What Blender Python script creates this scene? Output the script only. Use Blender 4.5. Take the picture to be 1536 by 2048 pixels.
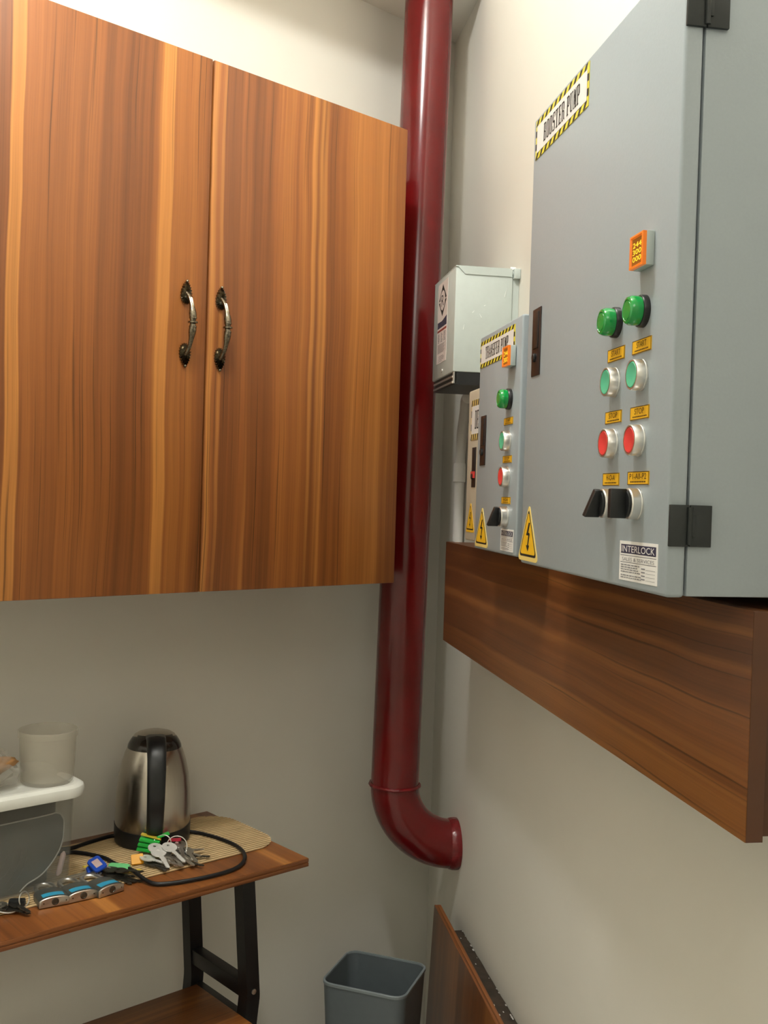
import bpy, bmesh, math, random
from mathutils import Vector, Matrix

for o in list(bpy.data.objects):
    bpy.data.objects.remove(o, do_unlink=True)
scene = bpy.context.scene
COL = scene.collection
random.seed(7)

# ------------------------------------------------------------------ camera, light, exposure
cam_data = bpy.data.cameras.new('camera')
cam = bpy.data.objects.new('camera', cam_data)
COL.objects.link(cam)
R3 = Vector((0.74190, -0.66980, 0.03069)); U3 = Vector((-0.0117, 0.0329, 0.9994)); W3 = Vector((0.6704, 0.7419, -0.01655))
W3.normalize(); R3 = (R3 - W3 * R3.dot(W3)).normalized(); U3 = R3.cross(W3).normalized()
mw = Matrix((R3, U3, -W3)).transposed().to_4x4()
mw.translation = Vector((-1.8499, -1.8326, 1.36))
cam.matrix_world = mw
cam_data.sensor_fit = 'HORIZONTAL'
cam_data.sensor_width = 36.0
cam_data.lens = 2039.48 / 1536.0 * 36.0
cam_data.clip_start = 0.02
scene.camera = cam

world = bpy.data.worlds.new('world')
scene.world = world
world.use_nodes = True
world.node_tree.nodes['Background'].inputs[0].default_value = (0.9, 0.95, 1.0, 1)
world.node_tree.nodes['Background'].inputs[1].default_value = 0.02

ld = bpy.data.lights.new('ceiling_lamp_light', 'POINT')
ld.shadow_soft_size = 0.07; ld.energy = 47.0; ld.color = (1.0, 0.985, 0.95)
lo = bpy.data.objects.new('ceiling_lamp_light', ld); COL.objects.link(lo)
lo.location = (-1.383, -0.903, 2.86)
ld2 = bpy.data.lights.new('far_fill_light', 'POINT')  # unseen soft fill added behind the camera to lift the lower walls
ld2.shadow_soft_size = 0.30; ld2.energy = 13.0; ld2.color = (1.0, 0.965, 0.89)
lo2 = bpy.data.objects.new('far_fill_light', ld2); COL.objects.link(lo2)
lo2.location = (-2.45, -2.25, 2.50)

scene.view_settings.view_transform = 'Standard'
scene.view_settings.look = 'None'
scene.view_settings.gamma = 1.0
scene.view_settings.use_curve_mapping = False
scene.view_settings.exposure = 0.10

# ------------------------------------------------------------------ helpers
PI = math.pi
UX, UY = -0.54390, -0.83920          # along the right wall, from the corner towards the camera
NX, NY = -0.83920, 0.54390           # off the right wall, into the room
ROT_R = math.atan2(UY, UX)           # right wall frame: local x along the wall, local -y off the wall


def RW(s, n, z):
    return Vector((UX * s + NX * n, UY * s + NY * n, z))


def link(o, parent=None):
    COL.objects.link(o)
    if parent is not None:
        o.parent = parent
    return o


def finish(bm, sharp=35):
    bmesh.ops.recalc_face_normals(bm, faces=bm.faces[:])
    me = bpy.data.meshes.new('mesh')
    bm.to_mesh(me); bm.free()
    for p in me.polygons:
        p.use_smooth = True
    me.set_sharp_from_angle(angle=math.radians(sharp))
    return me


def obj(name, bm, mat, parent=None, label=None, kind=None, sharp=35):
    me = finish(bm, sharp) if isinstance(bm, bmesh.types.BMesh) else bm
    o = bpy.data.objects.new(name, me)
    if mat is not None:
        me.materials.clear(); me.materials.append(mat)
    link(o, parent)
    if label: o['label'] = label
    if kind: o['kind'] = kind
    return o


def thing(name, label, cat, loc=(0, 0, 0), rz=0.0, group=None):
    o = bpy.data.objects.new(name, None)
    o.empty_display_size = 0.05
    o.location = loc; o.rotation_euler = (0, 0, rz)
    o['label'] = label; o['category'] = cat
    if group: o['group'] = group
    return link(o)


def tag(o, label, cat, group=None):
    o['label'] = label; o['category'] = cat
    if group: o['group'] = group
    return o


def BM():
    return bmesh.new()


def box(bm, x0, x1, y0, y1, z0, z1, bevel=0.0, seg=2, M=None):
    r = bmesh.ops.create_cube(bm, size=1.0)
    vs = r['verts']
    for v in vs:
        v.co = Vector(((x0 + x1) / 2 + v.co.x * (x1 - x0), (y0 + y1) / 2 + v.co.y * (y1 - y0), (z0 + z1) / 2 + v.co.z * (z1 - z0)))
    if bevel > 0:
        es = list({e for v in vs for e in v.link_edges})
        rb = bmesh.ops.bevel(bm, geom=es, offset=bevel, segments=seg, affect='EDGES', profile=0.5)
        vs = list({v for f in rb['faces'] for v in f.verts} | {v for v in vs if v.is_valid})
    if M is not None:
        bmesh.ops.transform(bm, matrix=M, verts=[v for v in vs if v.is_valid])
    return vs


def frame_of(d):
    d = d.normalized()
    a = Vector((0, 0, 1)) if abs(d.z) < 0.9 else Vector((1, 0, 0))
    x = a.cross(d).normalized()
    y = d.cross(x).normalized()
    return x, y


def rings(bm, R, cap0=True, cap1=True, closed=False):
    vr = [[bm.verts.new(p) for p in r] for r in R]
    n = len(vr[0])
    m = len(vr)
    for i in range(m if closed else m - 1):
        a, b = vr[i], vr[(i + 1) % m]
        for k in range(n):
            bm.faces.new((a[k], a[(k + 1) % n], b[(k + 1) % n], b[k]))
    if not closed:
        if cap0: bm.faces.new(list(reversed(vr[0])))
        if cap1: bm.faces.new(vr[-1])


def tube(bm, pts, r, seg=12, cap=True, closed=False, scale=None, up=None):
    """round tube through points; r a number or a list; scale squeezes the second axis"""
    pts = [Vector(p) for p in pts]
    m = len(pts)
    R = []
    px = None
    for i, p in enumerate(pts):
        if closed:
            d = pts[(i + 1) % m] - pts[i - 1]
        else:
            d = pts[min(i + 1, m - 1)] - pts[max(i - 1, 0)]
        d.normalize()
        if px is None:
            if up is not None:
                x = (Vector(up) - d * d.dot(Vector(up))).normalized(); y = d.cross(x)
            else:
                x, y = frame_of(d)
        else:
            x = (px - d * d.dot(px)).normalized(); y = d.cross(x)
        px = x
        rr = r[i] if isinstance(r, (list, tuple)) else r
        s = scale if scale else 1.0
        R.append([p + x * rr * math.cos(2 * PI * k / seg) + y * rr * s * math.sin(2 * PI * k / seg) for k in range(seg)])
    rings(bm, R, cap, cap, closed)


def lathe(bm, prof, seg=32, M=None, cap0=True, cap1=True):
    """profile of (radius, z)"""
    R = []
    for (r, z) in prof:
        R.append([Vector((r * math.cos(2 * PI * k / seg), r * math.sin(2 * PI * k / seg), z)) for k in range(seg)])
    if M is not None:
        R = [[M @ p for p in q] for q in R]
    rings(bm, R, cap0, cap1)


def prism(bm, poly, y0, y1, M=None):
    """polygon in x,z pushed out along y"""
    a = [Vector((x, y0, z)) for x, z in poly]
    b = [Vector((x, y1, z)) for x, z in poly]
    if M is not None:
        a = [M @ p for p in a]; b = [M @ p for p in b]
    rings(bm, [a, b])


def rrect(cx, cz, w, h, r, n=5):
    out = []
    for (sx, sz, a0) in ((1, 1, 0), (-1, 1, 90), (-1, -1, 180), (1, -1, 270)):
        for k in range(n + 1):
            a = math.radians(a0 + 90 * k / n)
            out.append((cx + sx * (w / 2 - r) + r * math.cos(a), cz + sz * (h / 2 - r) + r * math.sin(a)))
    return out


MY = Matrix.Rotation(PI / 2, 4, 'X')      # lathe axis z -> -y (off the wall, in a wall frame)


def spline(P, n=8, closed=False):
    P = [Vector(p) for p in P]
    out = []
    m = len(P)
    for i in range(m if closed else m - 1):
        if closed:
            p0, p1, p2, p3 = P[i - 1], P[i], P[(i + 1) % m], P[(i + 2) % m]
        else:
            p0, p1, p2, p3 = P[max(i - 1, 0)], P[i], P[i + 1], P[min(i + 2, m - 1)]
        for k in range(n):
            t = k / n
            out.append(0.5 * ((2 * p1) + (p2 - p0) * t + (2 * p0 - 5 * p1 + 4 * p2 - p3) * t * t + (3 * p1 - p0 - 3 * p2 + p3) * t ** 3))
    if not closed:
        out.append(P[-1])
    return out


def text_bm(bm, s, x, z, h, y, width=None, depth=0.0003, M=None):
    """flat printed lettering centred on x, baseline z, cap height h, facing -y"""
    cu = bpy.data.curves.new('lettering', 'FONT')
    cu.body = s; cu.align_x = 'CENTER'; cu.size = 1.0; cu.resolution_u = 3
    t = bpy.data.objects.new('lettering', cu); COL.objects.link(t)
    dg = bpy.context.evaluated_depsgraph_get(); dg.update()
    me = bpy.data.meshes.new_from_object(t.evaluated_get(dg))
    bpy.data.objects.remove(t, do_unlink=True); bpy.data.curves.remove(cu)
    if not me.vertices:
        return
    xs = [v.co.x for v in me.vertices]
    sc = h / 0.70
    sx = sc if width is None else width / (max(xs) - min(xs))
    mid = (max(xs) + min(xs)) / 2
    for v in me.vertices:
        v.co = Vector((x + (v.co.x - mid) * sx, y, z + v.co.y * sc))
        if M is not None: v.co = M @ v.co
    bm.from_mesh(me)
    bpy.data.meshes.remove(me)


# condensed slab-serif capitals, drawn on a 1 x 1 cell as thick stems and thin bars
_S = 0.30; _B = 0.10
SLAB = {
    'B': [(.06, 0, .36, 1), (.66, .06, .94, .47), (.66, .53, .94, .94), (0, .92, .82, 1), (0, 0, .82, .08), (.3, .46, .8, .54)],
    'O': [(.04, .06, .36, .94), (.64, .06, .96, .94), (.2, .92, .8, 1), (.2, 0, .8, .08)],
    'S': [(.05, .5, .36, .94), (.64, .06, .95, .5), (.2, .92, .95, 1), (.05, 0, .8, .08), (.2, .44, .8, .56), (.8, .7, .95, 1), (.05, 0, .2, .3)],
    'T': [(.34, 0, .66, 1), (0, .92, 1, 1), (0, .72, .12, 1), (.88, .72, 1, 1), (.18, 0, .82, .08)],
    'E': [(.1, 0, .42, 1), (0, .92, .95, 1), (0, 0, .95, .08), (.4, .46, .75, .54), (.83, .72, .95, 1), (.83, 0, .95, .28), (.66, .36, .76, .64)],
    'R': [(.06, 0, .36, 1), (.64, .56, .92, .94), (0, .92, .8, 1), (.3, .46, .8, .55), (.62, .06, .9, .48), (0, 0, .46, .07), (.8, 0, 1, .08)],
    'P': [(.08, 0, .40, 1), (.64, .5, .95, .94), (0, .92, .82, 1), (.3, .43, .82, .52), (0, 0, .56, .07)],
    'U': [(.08, .06, .38, 1), (.70, .06, .86, 1), (.2, 0, .76, .08), (0, .93, .48, 1), (.6, .93, 1, 1)],
    'M': [(.06, 0, .2, 1), (.72, 0, .96, 1), (.2, .55, .36, 1), (.3, .2, .5, .7), (.44, 0, .6, .4), (.52, .3, .72, .9), (0, 0, .3, .07), (.64, 0, 1, .07)],
    'A': [(.38, .55, .62, 1), (.18, .2, .36, .62), (.08, 0, .26, .3), (.6, .3, .84, .75), (.7, 0, .96, .4), (.24, .28, .72, .36), (0, 0, .34, .07), (.6, 0, 1, .07)],
    'N': [(.08, 0, .22, 1), (.78, 0, .92, 1), (.2, .6, .42, 1), (.36, .3, .62, .7), (.56, 0, .82, .42), (0, 0, .34, .07), (.64, .93, 1, 1)],
    'F': [(.1, 0, .42, 1), (0, .92, .95, 1), (.4, .46, .75, .54), (.83, .72, .95, 1), (.66, .36, .76, .64), (0, 0, .6, .07)],
    'D': [(.08, 0, .38, 1), (.64, .06, .95, .94), (0, .92, .8, 1), (0, 0, .8, .08)],
    'W': [(.04, .4, .28, 1), (.14, .1, .36, .5), (.26, 0, .44, .3), (.40, .3, .56, .9), (.56, 0, .76, .45), (.74, .3, .86, 1), (0, .93, .4, 1), (.64, .93, 1, 1)],
    'L': [(.1, 0, .42, 1), (0, .93, .56, 1), (0, 0, .95, .08), (.83, 0, .95, .3)],
}


def slab_text(bm, s, x0, x1, z0, z1, y):
    adv = sum(0.55 if c == ' ' else 1.0 for c in s)
    w = (x1 - x0) / adv
    x = x0
    for c in s:
        if c == ' ':
            x += 0.55 * w; continue
        for (a, b, c2, d) in SLAB[c]:
            quad(bm, x + w * (.06 + .86 * a), x + w * (.06 + .86 * c2), z0 + (z1 - z0) * b, z0 + (z1 - z0) * d, y)
        x += w


def quad(bm, x0, x1, z0, z1, y):
    vs = [bm.verts.new((x, y, z)) for x, z in ((x0, z0), (x1, z0), (x1, z1), (x0, z1))]
    return bm.faces.new(vs)


def polyf(bm, pts, y):
    return bm.faces.new([bm.verts.new((x, y, z)) for x, z in pts])


# ------------------------------------------------------------------ materials
def new_mat(name):
    m = bpy.data.materials.new(name)
    m.use_nodes = True
    nt = m.node_tree
    return m, nt, nt.nodes['Principled BSDF']


def N(nt, t, **kw):
    n = nt.nodes.new(t)
    for k, v in kw.items():
        setattr(n, k, v)
    return n


def plain(name, col, rough=0.5, metal=0.0, noise=0.06, nscale=40.0, bump=0.0, spec=0.5, trans=0.0, ior=1.45, coat=0.0, stretch=(1, 1, 1), rvar=0.0, emit=None):
    m, nt, b = new_mat(name)
    tc = N(nt, 'ShaderNodeTexCoord'); mp = N(nt, 'ShaderNodeMapping')
    mp.inputs['Scale'].default_value = stretch
    nt.links.new(tc.outputs['Object'], mp.inputs['Vector'])
    nz = N(nt, 'ShaderNodeTexNoise'); nz.inputs['Scale'].default_value = nscale; nz.inputs['Detail'].default_value = 4
    nt.links.new(mp.outputs[0], nz.inputs['Vector'])
    mr = N(nt, 'ShaderNodeMapRange')
    mr.inputs['From Min'].default_value = 0.25; mr.inputs['From Max'].default_value = 0.75
    mr.inputs['To Min'].default_value = 1 - noise; mr.inputs['To Max'].default_value = 1 + noise
    nt.links.new(nz.outputs[0], mr.inputs['Value'])
    mx = N(nt, 'ShaderNodeVectorMath', operation='SCALE')
    mx.inputs[0].default_value = col[:3]
    nt.links.new(mr.outputs[0], mx.inputs['Scale'])
    nt.links.new(mx.outputs[0], b.inputs['Base Color'])
    b.inputs['Roughness'].default_value = rough
    if rvar:
        m2 = N(nt, 'ShaderNodeMapRange'); m2.inputs['To Min'].default_value = rough - rvar; m2.inputs['To Max'].default_value = rough + rvar
        nt.links.new(nz.outputs[0], m2.inputs['Value']); nt.links.new(m2.outputs[0], b.inputs['Roughness'])
    b.inputs['Metallic'].default_value = metal
    b.inputs['Specular IOR Level'].default_value = spec
    b.inputs['IOR'].default_value = ior
    b.inputs['Transmission Weight'].default_value = trans
    b.inputs['Coat Weight'].default_value = coat
    if bump:
        bp = N(nt, 'ShaderNodeBump'); bp.inputs['Strength'].default_value = bump; bp.inputs['Distance'].default_value = 0.002
        nt.links.new(nz.outputs[0], bp.inputs['Height']); nt.links.new(bp.outputs[0], b.inputs['Normal'])
    if emit:
        b.inputs['Emission Color'].default_value = (*emit[:3], 1); b.inputs['Emission Strength'].default_value = emit[3]
    return m


def wall_mat(name, col):
    m, nt, b = new_mat(name)
    tc = N(nt, 'ShaderNodeTexCoord')
    big = N(nt, 'ShaderNodeTexNoise'); big.inputs['Scale'].default_value = 2.2; big.inputs['Detail'].default_value = 3
    fine = N(nt, 'ShaderNodeTexNoise'); fine.inputs['Scale'].default_value = 26; fine.inputs['Detail'].default_value = 6
    nt.links.new(tc.outputs['Object'], big.inputs['Vector']); nt.links.new(tc.outputs['Object'], fine.inputs['Vector'])
    rp = N(nt, 'ShaderNodeValToRGB')
    rp.color_ramp.elements[0].position = .3; rp.color_ramp.elements[0].color = (col[0] * .95, col[1] * .945, col[2] * .93, 1)
    rp.color_ramp.elements[1].position = .7; rp.color_ramp.elements[1].color = (*col, 1)
    nt.links.new(big.outputs[0], rp.inputs[0]); nt.links.new(rp.outputs[0], b.inputs['Base Color'])
    b.inputs['Roughness'].default_value = 0.55
    b.inputs['Specular IOR Level'].default_value = 0.3
    bp = N(nt, 'ShaderNodeBump'); bp.inputs['Strength'].default_value = 0.12; bp.inputs['Distance'].default_value = 0.004
    nt.links.new(fine.outputs[0], bp.inputs['Height'])
    bp2 = N(nt, 'ShaderNodeBump'); bp2.inputs['Strength'].default_value = 0.25; bp2.inputs['Distance'].default_value = 0.02
    nt.links.new(big.outputs[0], bp2.inputs['Height']); nt.links.new(bp2.outputs[0], bp.inputs['Normal'])
    nt.links.new(bp.outputs[0], b.inputs['Normal'])
    return m


def wood(name, axis, across, gain=1.0, rough=0.34, seed=0.0, freq=10.0, streak=1.0, red=0.0, spec=0.5):
    """streaky laminate: axis = grain direction, across = the direction the streaks change along"""
    m, nt, b = new_mat(name)
    tc = N(nt, 'ShaderNodeTexCoord')
    sep = N(nt, 'ShaderNodeSeparateXYZ'); nt.links.new(tc.outputs['Object'], sep.inputs[0])
    g = sep.outputs['XYZ'.index(axis)]
    a0 = sep.outputs['XYZ'.index(across)]

    def math_(op, x, y=None, z=None):
        n = N(nt, 'ShaderNodeMath', operation=op)
        for i, v in enumerate((x, y, z)):
            if v is None: continue
            if isinstance(v, (int, float)): n.inputs[i].default_value = v
            else: nt.links.new(v, n.inputs[i])
        return n.outputs[0]

    def vec(src, ascale, gscale, off):
        c = N(nt, 'ShaderNodeCombineXYZ')
        nt.links.new(math_('MULTIPLY_ADD', src, ascale, off + seed), c.inputs[0])
        nt.links.new(math_('MULTIPLY_ADD', g, gscale, off * 1.7 + seed), c.inputs[1])
        return c.outputs[0]

    def noise(v, detail=3.0, rough_=0.5):
        n = N(nt, 'ShaderNodeTexNoise'); n.inputs['Scale'].default_value = 1.0
        n.inputs['Detail'].default_value = detail; n.inputs['Roughness'].default_value = rough_
        nt.links.new(v, n.inputs['Vector'])
        return n.outputs[0]

    def ramp(v, stops):
        r = N(nt, 'ShaderNodeValToRGB'); cr = r.color_ramp
        cr.elements[0].position = stops[0][0]; cr.elements[1].position = stops[-1][0]
        for p, c in stops[1:-1]: cr.elements.new(p)
        for e, (p, c) in zip(cr.elements, stops):
            e.position = p
            e.color = (c, c, c, 1) if isinstance(c, (int, float)) else (*c, 1)
        nt.links.new(v, r.inputs[0])
        return r.outputs[0]
    # slow sideways wander of the grain
    wv = noise(vec(a0, 3.0, 1.6, 57.0), 2.0)
    a = math_('MULTIPLY_ADD', wv, 0.030, a0)
    wv2 = noise(vec(a0, 16.0, 5.0, 71.0), 2.0)
    a = math_('MULTIPLY_ADD', wv2, 0.004, a)
    n1 = noise(vec(a, freq, 0.12, 3.1), 1.0, 0.4)
    n1b = noise(vec(a, freq * 4.5, 0.3, 8.3), 2.0, 0.6)
    n2 = noise(vec(a, freq * 2.1, 0.06, 11.7), 0.5, 0.4)
    n2b = noise(vec(a, freq * 4.2, 0.25, 17.9), 1.0, 0.5)
    n3 = noise(vec(a, freq * 30, 2.2, 23.3), 3.0, 0.7)
    n4 = noise(vec(a, freq * 26, 1.4, 41.9), 1.0, 0.5)
    k = lambda c: (c[0] * gain * (1 + red), c[1] * gain, c[2] * gain)
    tone = math_('ADD', math_('MULTIPLY', n1, 0.62), math_('MULTIPLY', n1b, 0.38))
    base = ramp(tone, [(0.34, k((0.160, 0.050, 0.0125))), (0.44, k((0.235, 0.076, 0.018))), (0.53, k((0.325, 0.108, 0.024))), (0.66, k((0.425, 0.155, 0.033)))])
    s1 = ramp(n2, [(0.620, 0.0), (0.650, 0.75 * streak), (0.72, 0.45 * streak)])
    s2 = ramp(n2b, [(0.62, 0.0), (0.70, 0.55 * streak)])
    amt = math_('MAXIMUM', s1, s2)
    mx = N(nt, 'ShaderNodeMix', data_type='RGBA')
    mx.inputs['B'].default_value = (0.66 * gain, 0.275 * gain, 0.062 * gain, 1)
    nt.links.new(base, mx.inputs['A']); nt.links.new(amt, mx.inputs['Factor'])
    fine = ramp(n3, [(0.30, 0.80), (0.55, 1.0), (0.75, 1.10)])
    pores = ramp(n4, [(0.27, 0.50), (0.36, 1.0)])
    vs = N(nt, 'ShaderNodeVectorMath', operation='SCALE')
    nt.links.new(mx.outputs['Result'], vs.inputs[0]); nt.links.new(math_('MULTIPLY', fine, pores), vs.inputs['Scale'])
    nt.links.new(vs.outputs[0], b.inputs['Base Color'])
    b.inputs['Roughness'].default_value = rough
    b.inputs['Specular IOR Level'].default_value = spec
    bp = N(nt, 'ShaderNodeBump'); bp.inputs['Strength'].default_value = 0.08; bp.inputs['Distance'].default_value = 0.0005
    nt.links.new(n3, bp.inputs['Height']); nt.links.new(bp.outputs[0], b.inputs['Normal'])
    return m


def see_thru(name, col, alpha, rough=0.2, spec=0.5):
    """translucent plastic film: part surface, part clear"""
    m, nt, b = new_mat(name)
    tc = N(nt, 'ShaderNodeTexCoord'); nz = N(nt, 'ShaderNodeTexNoise'); nz.inputs['Scale'].default_value = 30
    nt.links.new(tc.outputs['Object'], nz.inputs['Vector'])
    mr = N(nt, 'ShaderNodeMapRange'); mr.inputs['To Min'].default_value = alpha - .06; mr.inputs['To Max'].default_value = alpha + .06
    nt.links.new(nz.outputs[0], mr.inputs['Value']); nt.links.new(mr.outputs[0], b.inputs['Alpha'])
    b.inputs['Base Color'].default_value = (*col, 1)
    b.inputs['Roughness'].default_value = rough
    b.inputs['Specular IOR Level'].default_value = spec
    return m


M = {}
M['wall'] = wall_mat('painted_plaster', (0.825, 0.808, 0.735))
M['ceiling'] = wall_mat('ceiling_paint', (0.84, 0.83, 0.77))
M['floor'] = plain('pale_floor', (0.56, 0.54, 0.49), 0.5, noise=.1, nscale=9)
M['cab'] = wood('cabinet_laminate', 'Z', 'X', 0.92, 0.42, 5.0, 9.0, spec=0.4)
M['cab_edge'] = wood('cabinet_edge_band', 'Z', 'Y', 0.8, 0.4, 2.0, 8.0, 0.3)
M['board'] = wood('trunking_laminate', 'X', 'Z', 0.60, 0.36, 8.0, 11.0, 0.5)
M['board_edge'] = wood('trunking_edge_band', 'Z', 'X', 0.42, 0.45, 1.0, 8.0, 0.1)
M['top'] = wood('table_laminate', 'Y', 'X', 0.80, 0.36, 14.0, 7.0, 0.9)
M['shelf'] = wood('shelf_laminate', 'X', 'Y', 0.75, 0.38, 4.0, 12.0, 0.9)
M['edge'] = wood('table_edge_band', 'X', 'Z', 0.85, 0.4, 9.0, 40.0, 0.3)
M['lean'] = wood('loose_board_laminate', 'Z', 'X', 0.50, 0.36, 20.0, 9.0, 0.35)
M['lean_edge'] = wood('loose_board_edge', 'X', 'Y', 0.95, 0.42, 7.0, 60.0, 0.3)
M['dark_wood'] = plain('grimy_dark_plank', (0.045, 0.032, 0.022), 0.6, noise=.5, nscale=35, bump=.5)
M['red_pipe'] = plain('glossy_red_paint', (0.125, 0.0035, 0.0045), 0.17, noise=.10, nscale=14, bump=.04, spec=0.65)
M['red_rough'] = plain('brushed_red_paint', (0.15, 0.006, 0.008), 0.26, noise=.25, nscale=60, bump=.9, spec=0.6)
M['panel'] = plain('grey_powder_coat', (0.345, 0.393, 0.420), 0.40, noise=.02, nscale=350, bump=.05)
M['panel_gap'] = plain('dark_seal', (0.03, 0.035, 0.035), 0.7)
M['beige'] = plain('beige_powder_coat', (0.60, 0.54, 0.42), 0.45, noise=.03, nscale=200)
M['boxgrey'] = plain('pale_green_grey_paint', (0.50, 0.56, 0.535), 0.36, noise=.03, nscale=60)
M['black'] = plain('black_plastic', (0.012, 0.013, 0.014), 0.35, noise=.1)
M['latch'] = plain('dark_brown_black_plastic', (0.024, 0.016, 0.015), 0.4, noise=.1)
M['hinge'] = plain('hinge_black', (0.016, 0.020, 0.020), 0.45, noise=.1)
M['blackmetal'] = plain('black_powder_coat', (0.008, 0.008, 0.009), 0.38, noise=.15, nscale=80)
M['chrome'] = plain('satin_chrome', (0.80, 0.79, 0.76), 0.33, metal=1.0, noise=.05)
M['steel'] = plain('brushed_steel', (0.50, 0.46, 0.41), 0.24, metal=1.0, noise=.05, nscale=20, stretch=(12, 12, .4), rvar=.05)
M['keysteel'] = plain('nickel_key', (0.66, 0.64, 0.60), 0.30, metal=1.0, noise=.1)
M['keywhite'] = plain('bright_nickel_key', (0.85, 0.84, 0.80), 0.32, metal=0.35, noise=.05)
M['keydark'] = plain('aged_key', (0.13, 0.125, 0.11), 0.38, metal=1.0, noise=.3)
M['padlock'] = plain('padlock_brass_nickel', (0.52, 0.48, 0.43), 0.30, metal=1.0, noise=.08)
M['padlock_dark'] = plain('padlock_side', (0.17, 0.175, 0.16), 0.42, metal=0.8, noise=.15)
M['bronze'] = plain('antique_bronze', (0.19, 0.165, 0.12), 0.25, metal=1.0, noise=.55, nscale=300)
M['green_lens'] = plain('green_lens', (0.0, 0.30, 0.05), 0.14, noise=.03, spec=.6, coat=.4)
M['green_cap'] = plain('green_cap', (0.10, 0.50, 0.30), 0.35, noise=.02)
M['red_cap'] = plain('red_cap', (0.72, 0.055, 0.05), 0.35, noise=.02)
M['orange'] = plain('amber_bezel', (0.80, 0.19, 0.02), 0.3, noise=.03, emit=(0.9, 0.22, 0.02, 0.25))
M['screen'] = plain('meter_screen', (0.16, 0.055, 0.006), 0.3, noise=.03, emit=(0.5, 0.16, 0.01, 0.25))
M['digits'] = plain('lit_digits', (0.9, 0.6, 0.05), 0.4, emit=(1.0, 0.55, 0.02, 0.95))
M['yellow'] = plain('label_yellow', (0.83, 0.46, 0.02), 0.45, noise=.03)
M['hazyellow'] = plain('hazard_yellow', (0.86, 0.50, 0.02), 0.4, noise=.03)
M['hazcream'] = plain('hazard_border', (0.84, 0.64, 0.20), 0.4, noise=.03)
M['lemon'] = plain('sign_yellow', (0.80, 0.70, 0.06), 0.45, noise=.03)
M['ink'] = plain('black_ink', (0.014, 0.014, 0.014), 0.5, noise=.05)
M['brownink'] = plain('dark_label_ink', (0.10, 0.05, 0.005), 0.5, noise=.05)
M['navy'] = plain('navy_ink', (0.035, 0.035, 0.075), 0.5, noise=.05)
M['redink'] = plain('red_ink', (0.30, 0.06, 0.045), 0.5, noise=.05)
M['greyink'] = plain('grey_ink', (0.22, 0.22, 0.24), 0.5, noise=.05)
M['paper'] = plain('white_sticker', (0.82, 0.81, 0.78), 0.45, noise=.02)
M['pinkpaper'] = plain('pale_sticker', (0.74, 0.68, 0.65), 0.45, noise=.02)
M['pvc'] = plain('white_conduit', (0.70, 0.69, 0.65), 0.4, noise=.03)
M['mat_light'] = plain('tan_reed', (0.68, 0.49, 0.26), 0.6, noise=.12, nscale=30)
M['mat_dark'] = plain('dark_mat_backing', (0.05, 0.03, 0.013), 0.7, noise=.2)
M['bin'] = plain('slate_plastic', (0.115, 0.138, 0.150), 0.42, noise=.04, nscale=60)
M['bin_rim'] = plain('slate_plastic_rim', (0.20, 0.235, 0.25), 0.4, noise=.04)
M['lid'] = plain('white_lid_plastic', (0.74, 0.75, 0.69), 0.35, noise=.02)
M['tubplastic'] = see_thru('frosted_tub_plastic', (0.58, 0.54, 0.44), 0.30, 0.35)
M['clearbox'] = see_thru('clear_box_plastic', (0.36, 0.36, 0.32), 0.17, 0.2)
M['bag'] = see_thru('thin_bag_film', (0.55, 0.52, 0.45), 0.27, 0.25)
M['discdark'] = plain('dark_container_plastic', (0.055, 0.068, 0.068), 0.28, noise=.1)
M['discdark2'] = plain('black_tray_plastic', (0.022, 0.025, 0.022), 0.4, noise=.1)
M['clearline'] = plain('clear_rim', (0.42, 0.42, 0.39), 0.2, noise=.05)
M['pinkitem'] = plain('pale_pink_wrap', (0.55, 0.40, 0.38), 0.4, noise=.15)
M['bread'] = plain('tan_wrapped_item', (0.33, 0.165, 0.055), 0.5, noise=.35, nscale=60, bump=.5)
M['greenfob'] = plain('green_fob', (0.03, 0.50, 0.07), 0.4, noise=.05)
M['mintfob'] = plain('pale_green_fob', (0.16, 0.55, 0.22), 0.35, noise=.05)
M['yellowfob'] = plain('yellow_fob', (0.70, 0.52, 0.05), 0.4, noise=.05)
M['orangefob'] = plain('orange_fob', (0.86, 0.40, 0.01), 0.4, noise=.05)
M['bluefob'] = plain('blue_fob', (0.012, 0.065, 0.42), 0.35, noise=.05)
M['redfob'] = plain('red_fob', (0.50, 0.02, 0.05), 0.4, noise=.05)
M['cyan'] = plain('cyan_sticker', (0.03, 0.32, 0.52), 0.4, noise=.05)
M['rubber'] = plain('black_rubber', (0.007, 0.007, 0.008), 0.42, noise=.1)
M['lidcap'] = plain('kettle_lid_plastic', (0.022, 0.018, 0.015), 0.12, noise=.05, spec=.7)
M['scratch'] = plain('bare_scratch', (0.72, 0.76, 0.73), 0.4)

# ------------------------------------------------------------------ room shell
CEIL = 2.98
BEAM = 2.508


def struct(name, bm, mat):
    return obj(name, bm, mat, None, kind='structure')


LEFT, REAR = -3.3, -3.3
S_END = REAR / UY
EX = UX * S_END


def slab(pts, z0, z1):
    bm = BM()
    rings(bm, [[Vector((x, y, z0)) for x, y in pts], [Vector((x, y, z1)) for x, y in pts]])
    return bm


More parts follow.
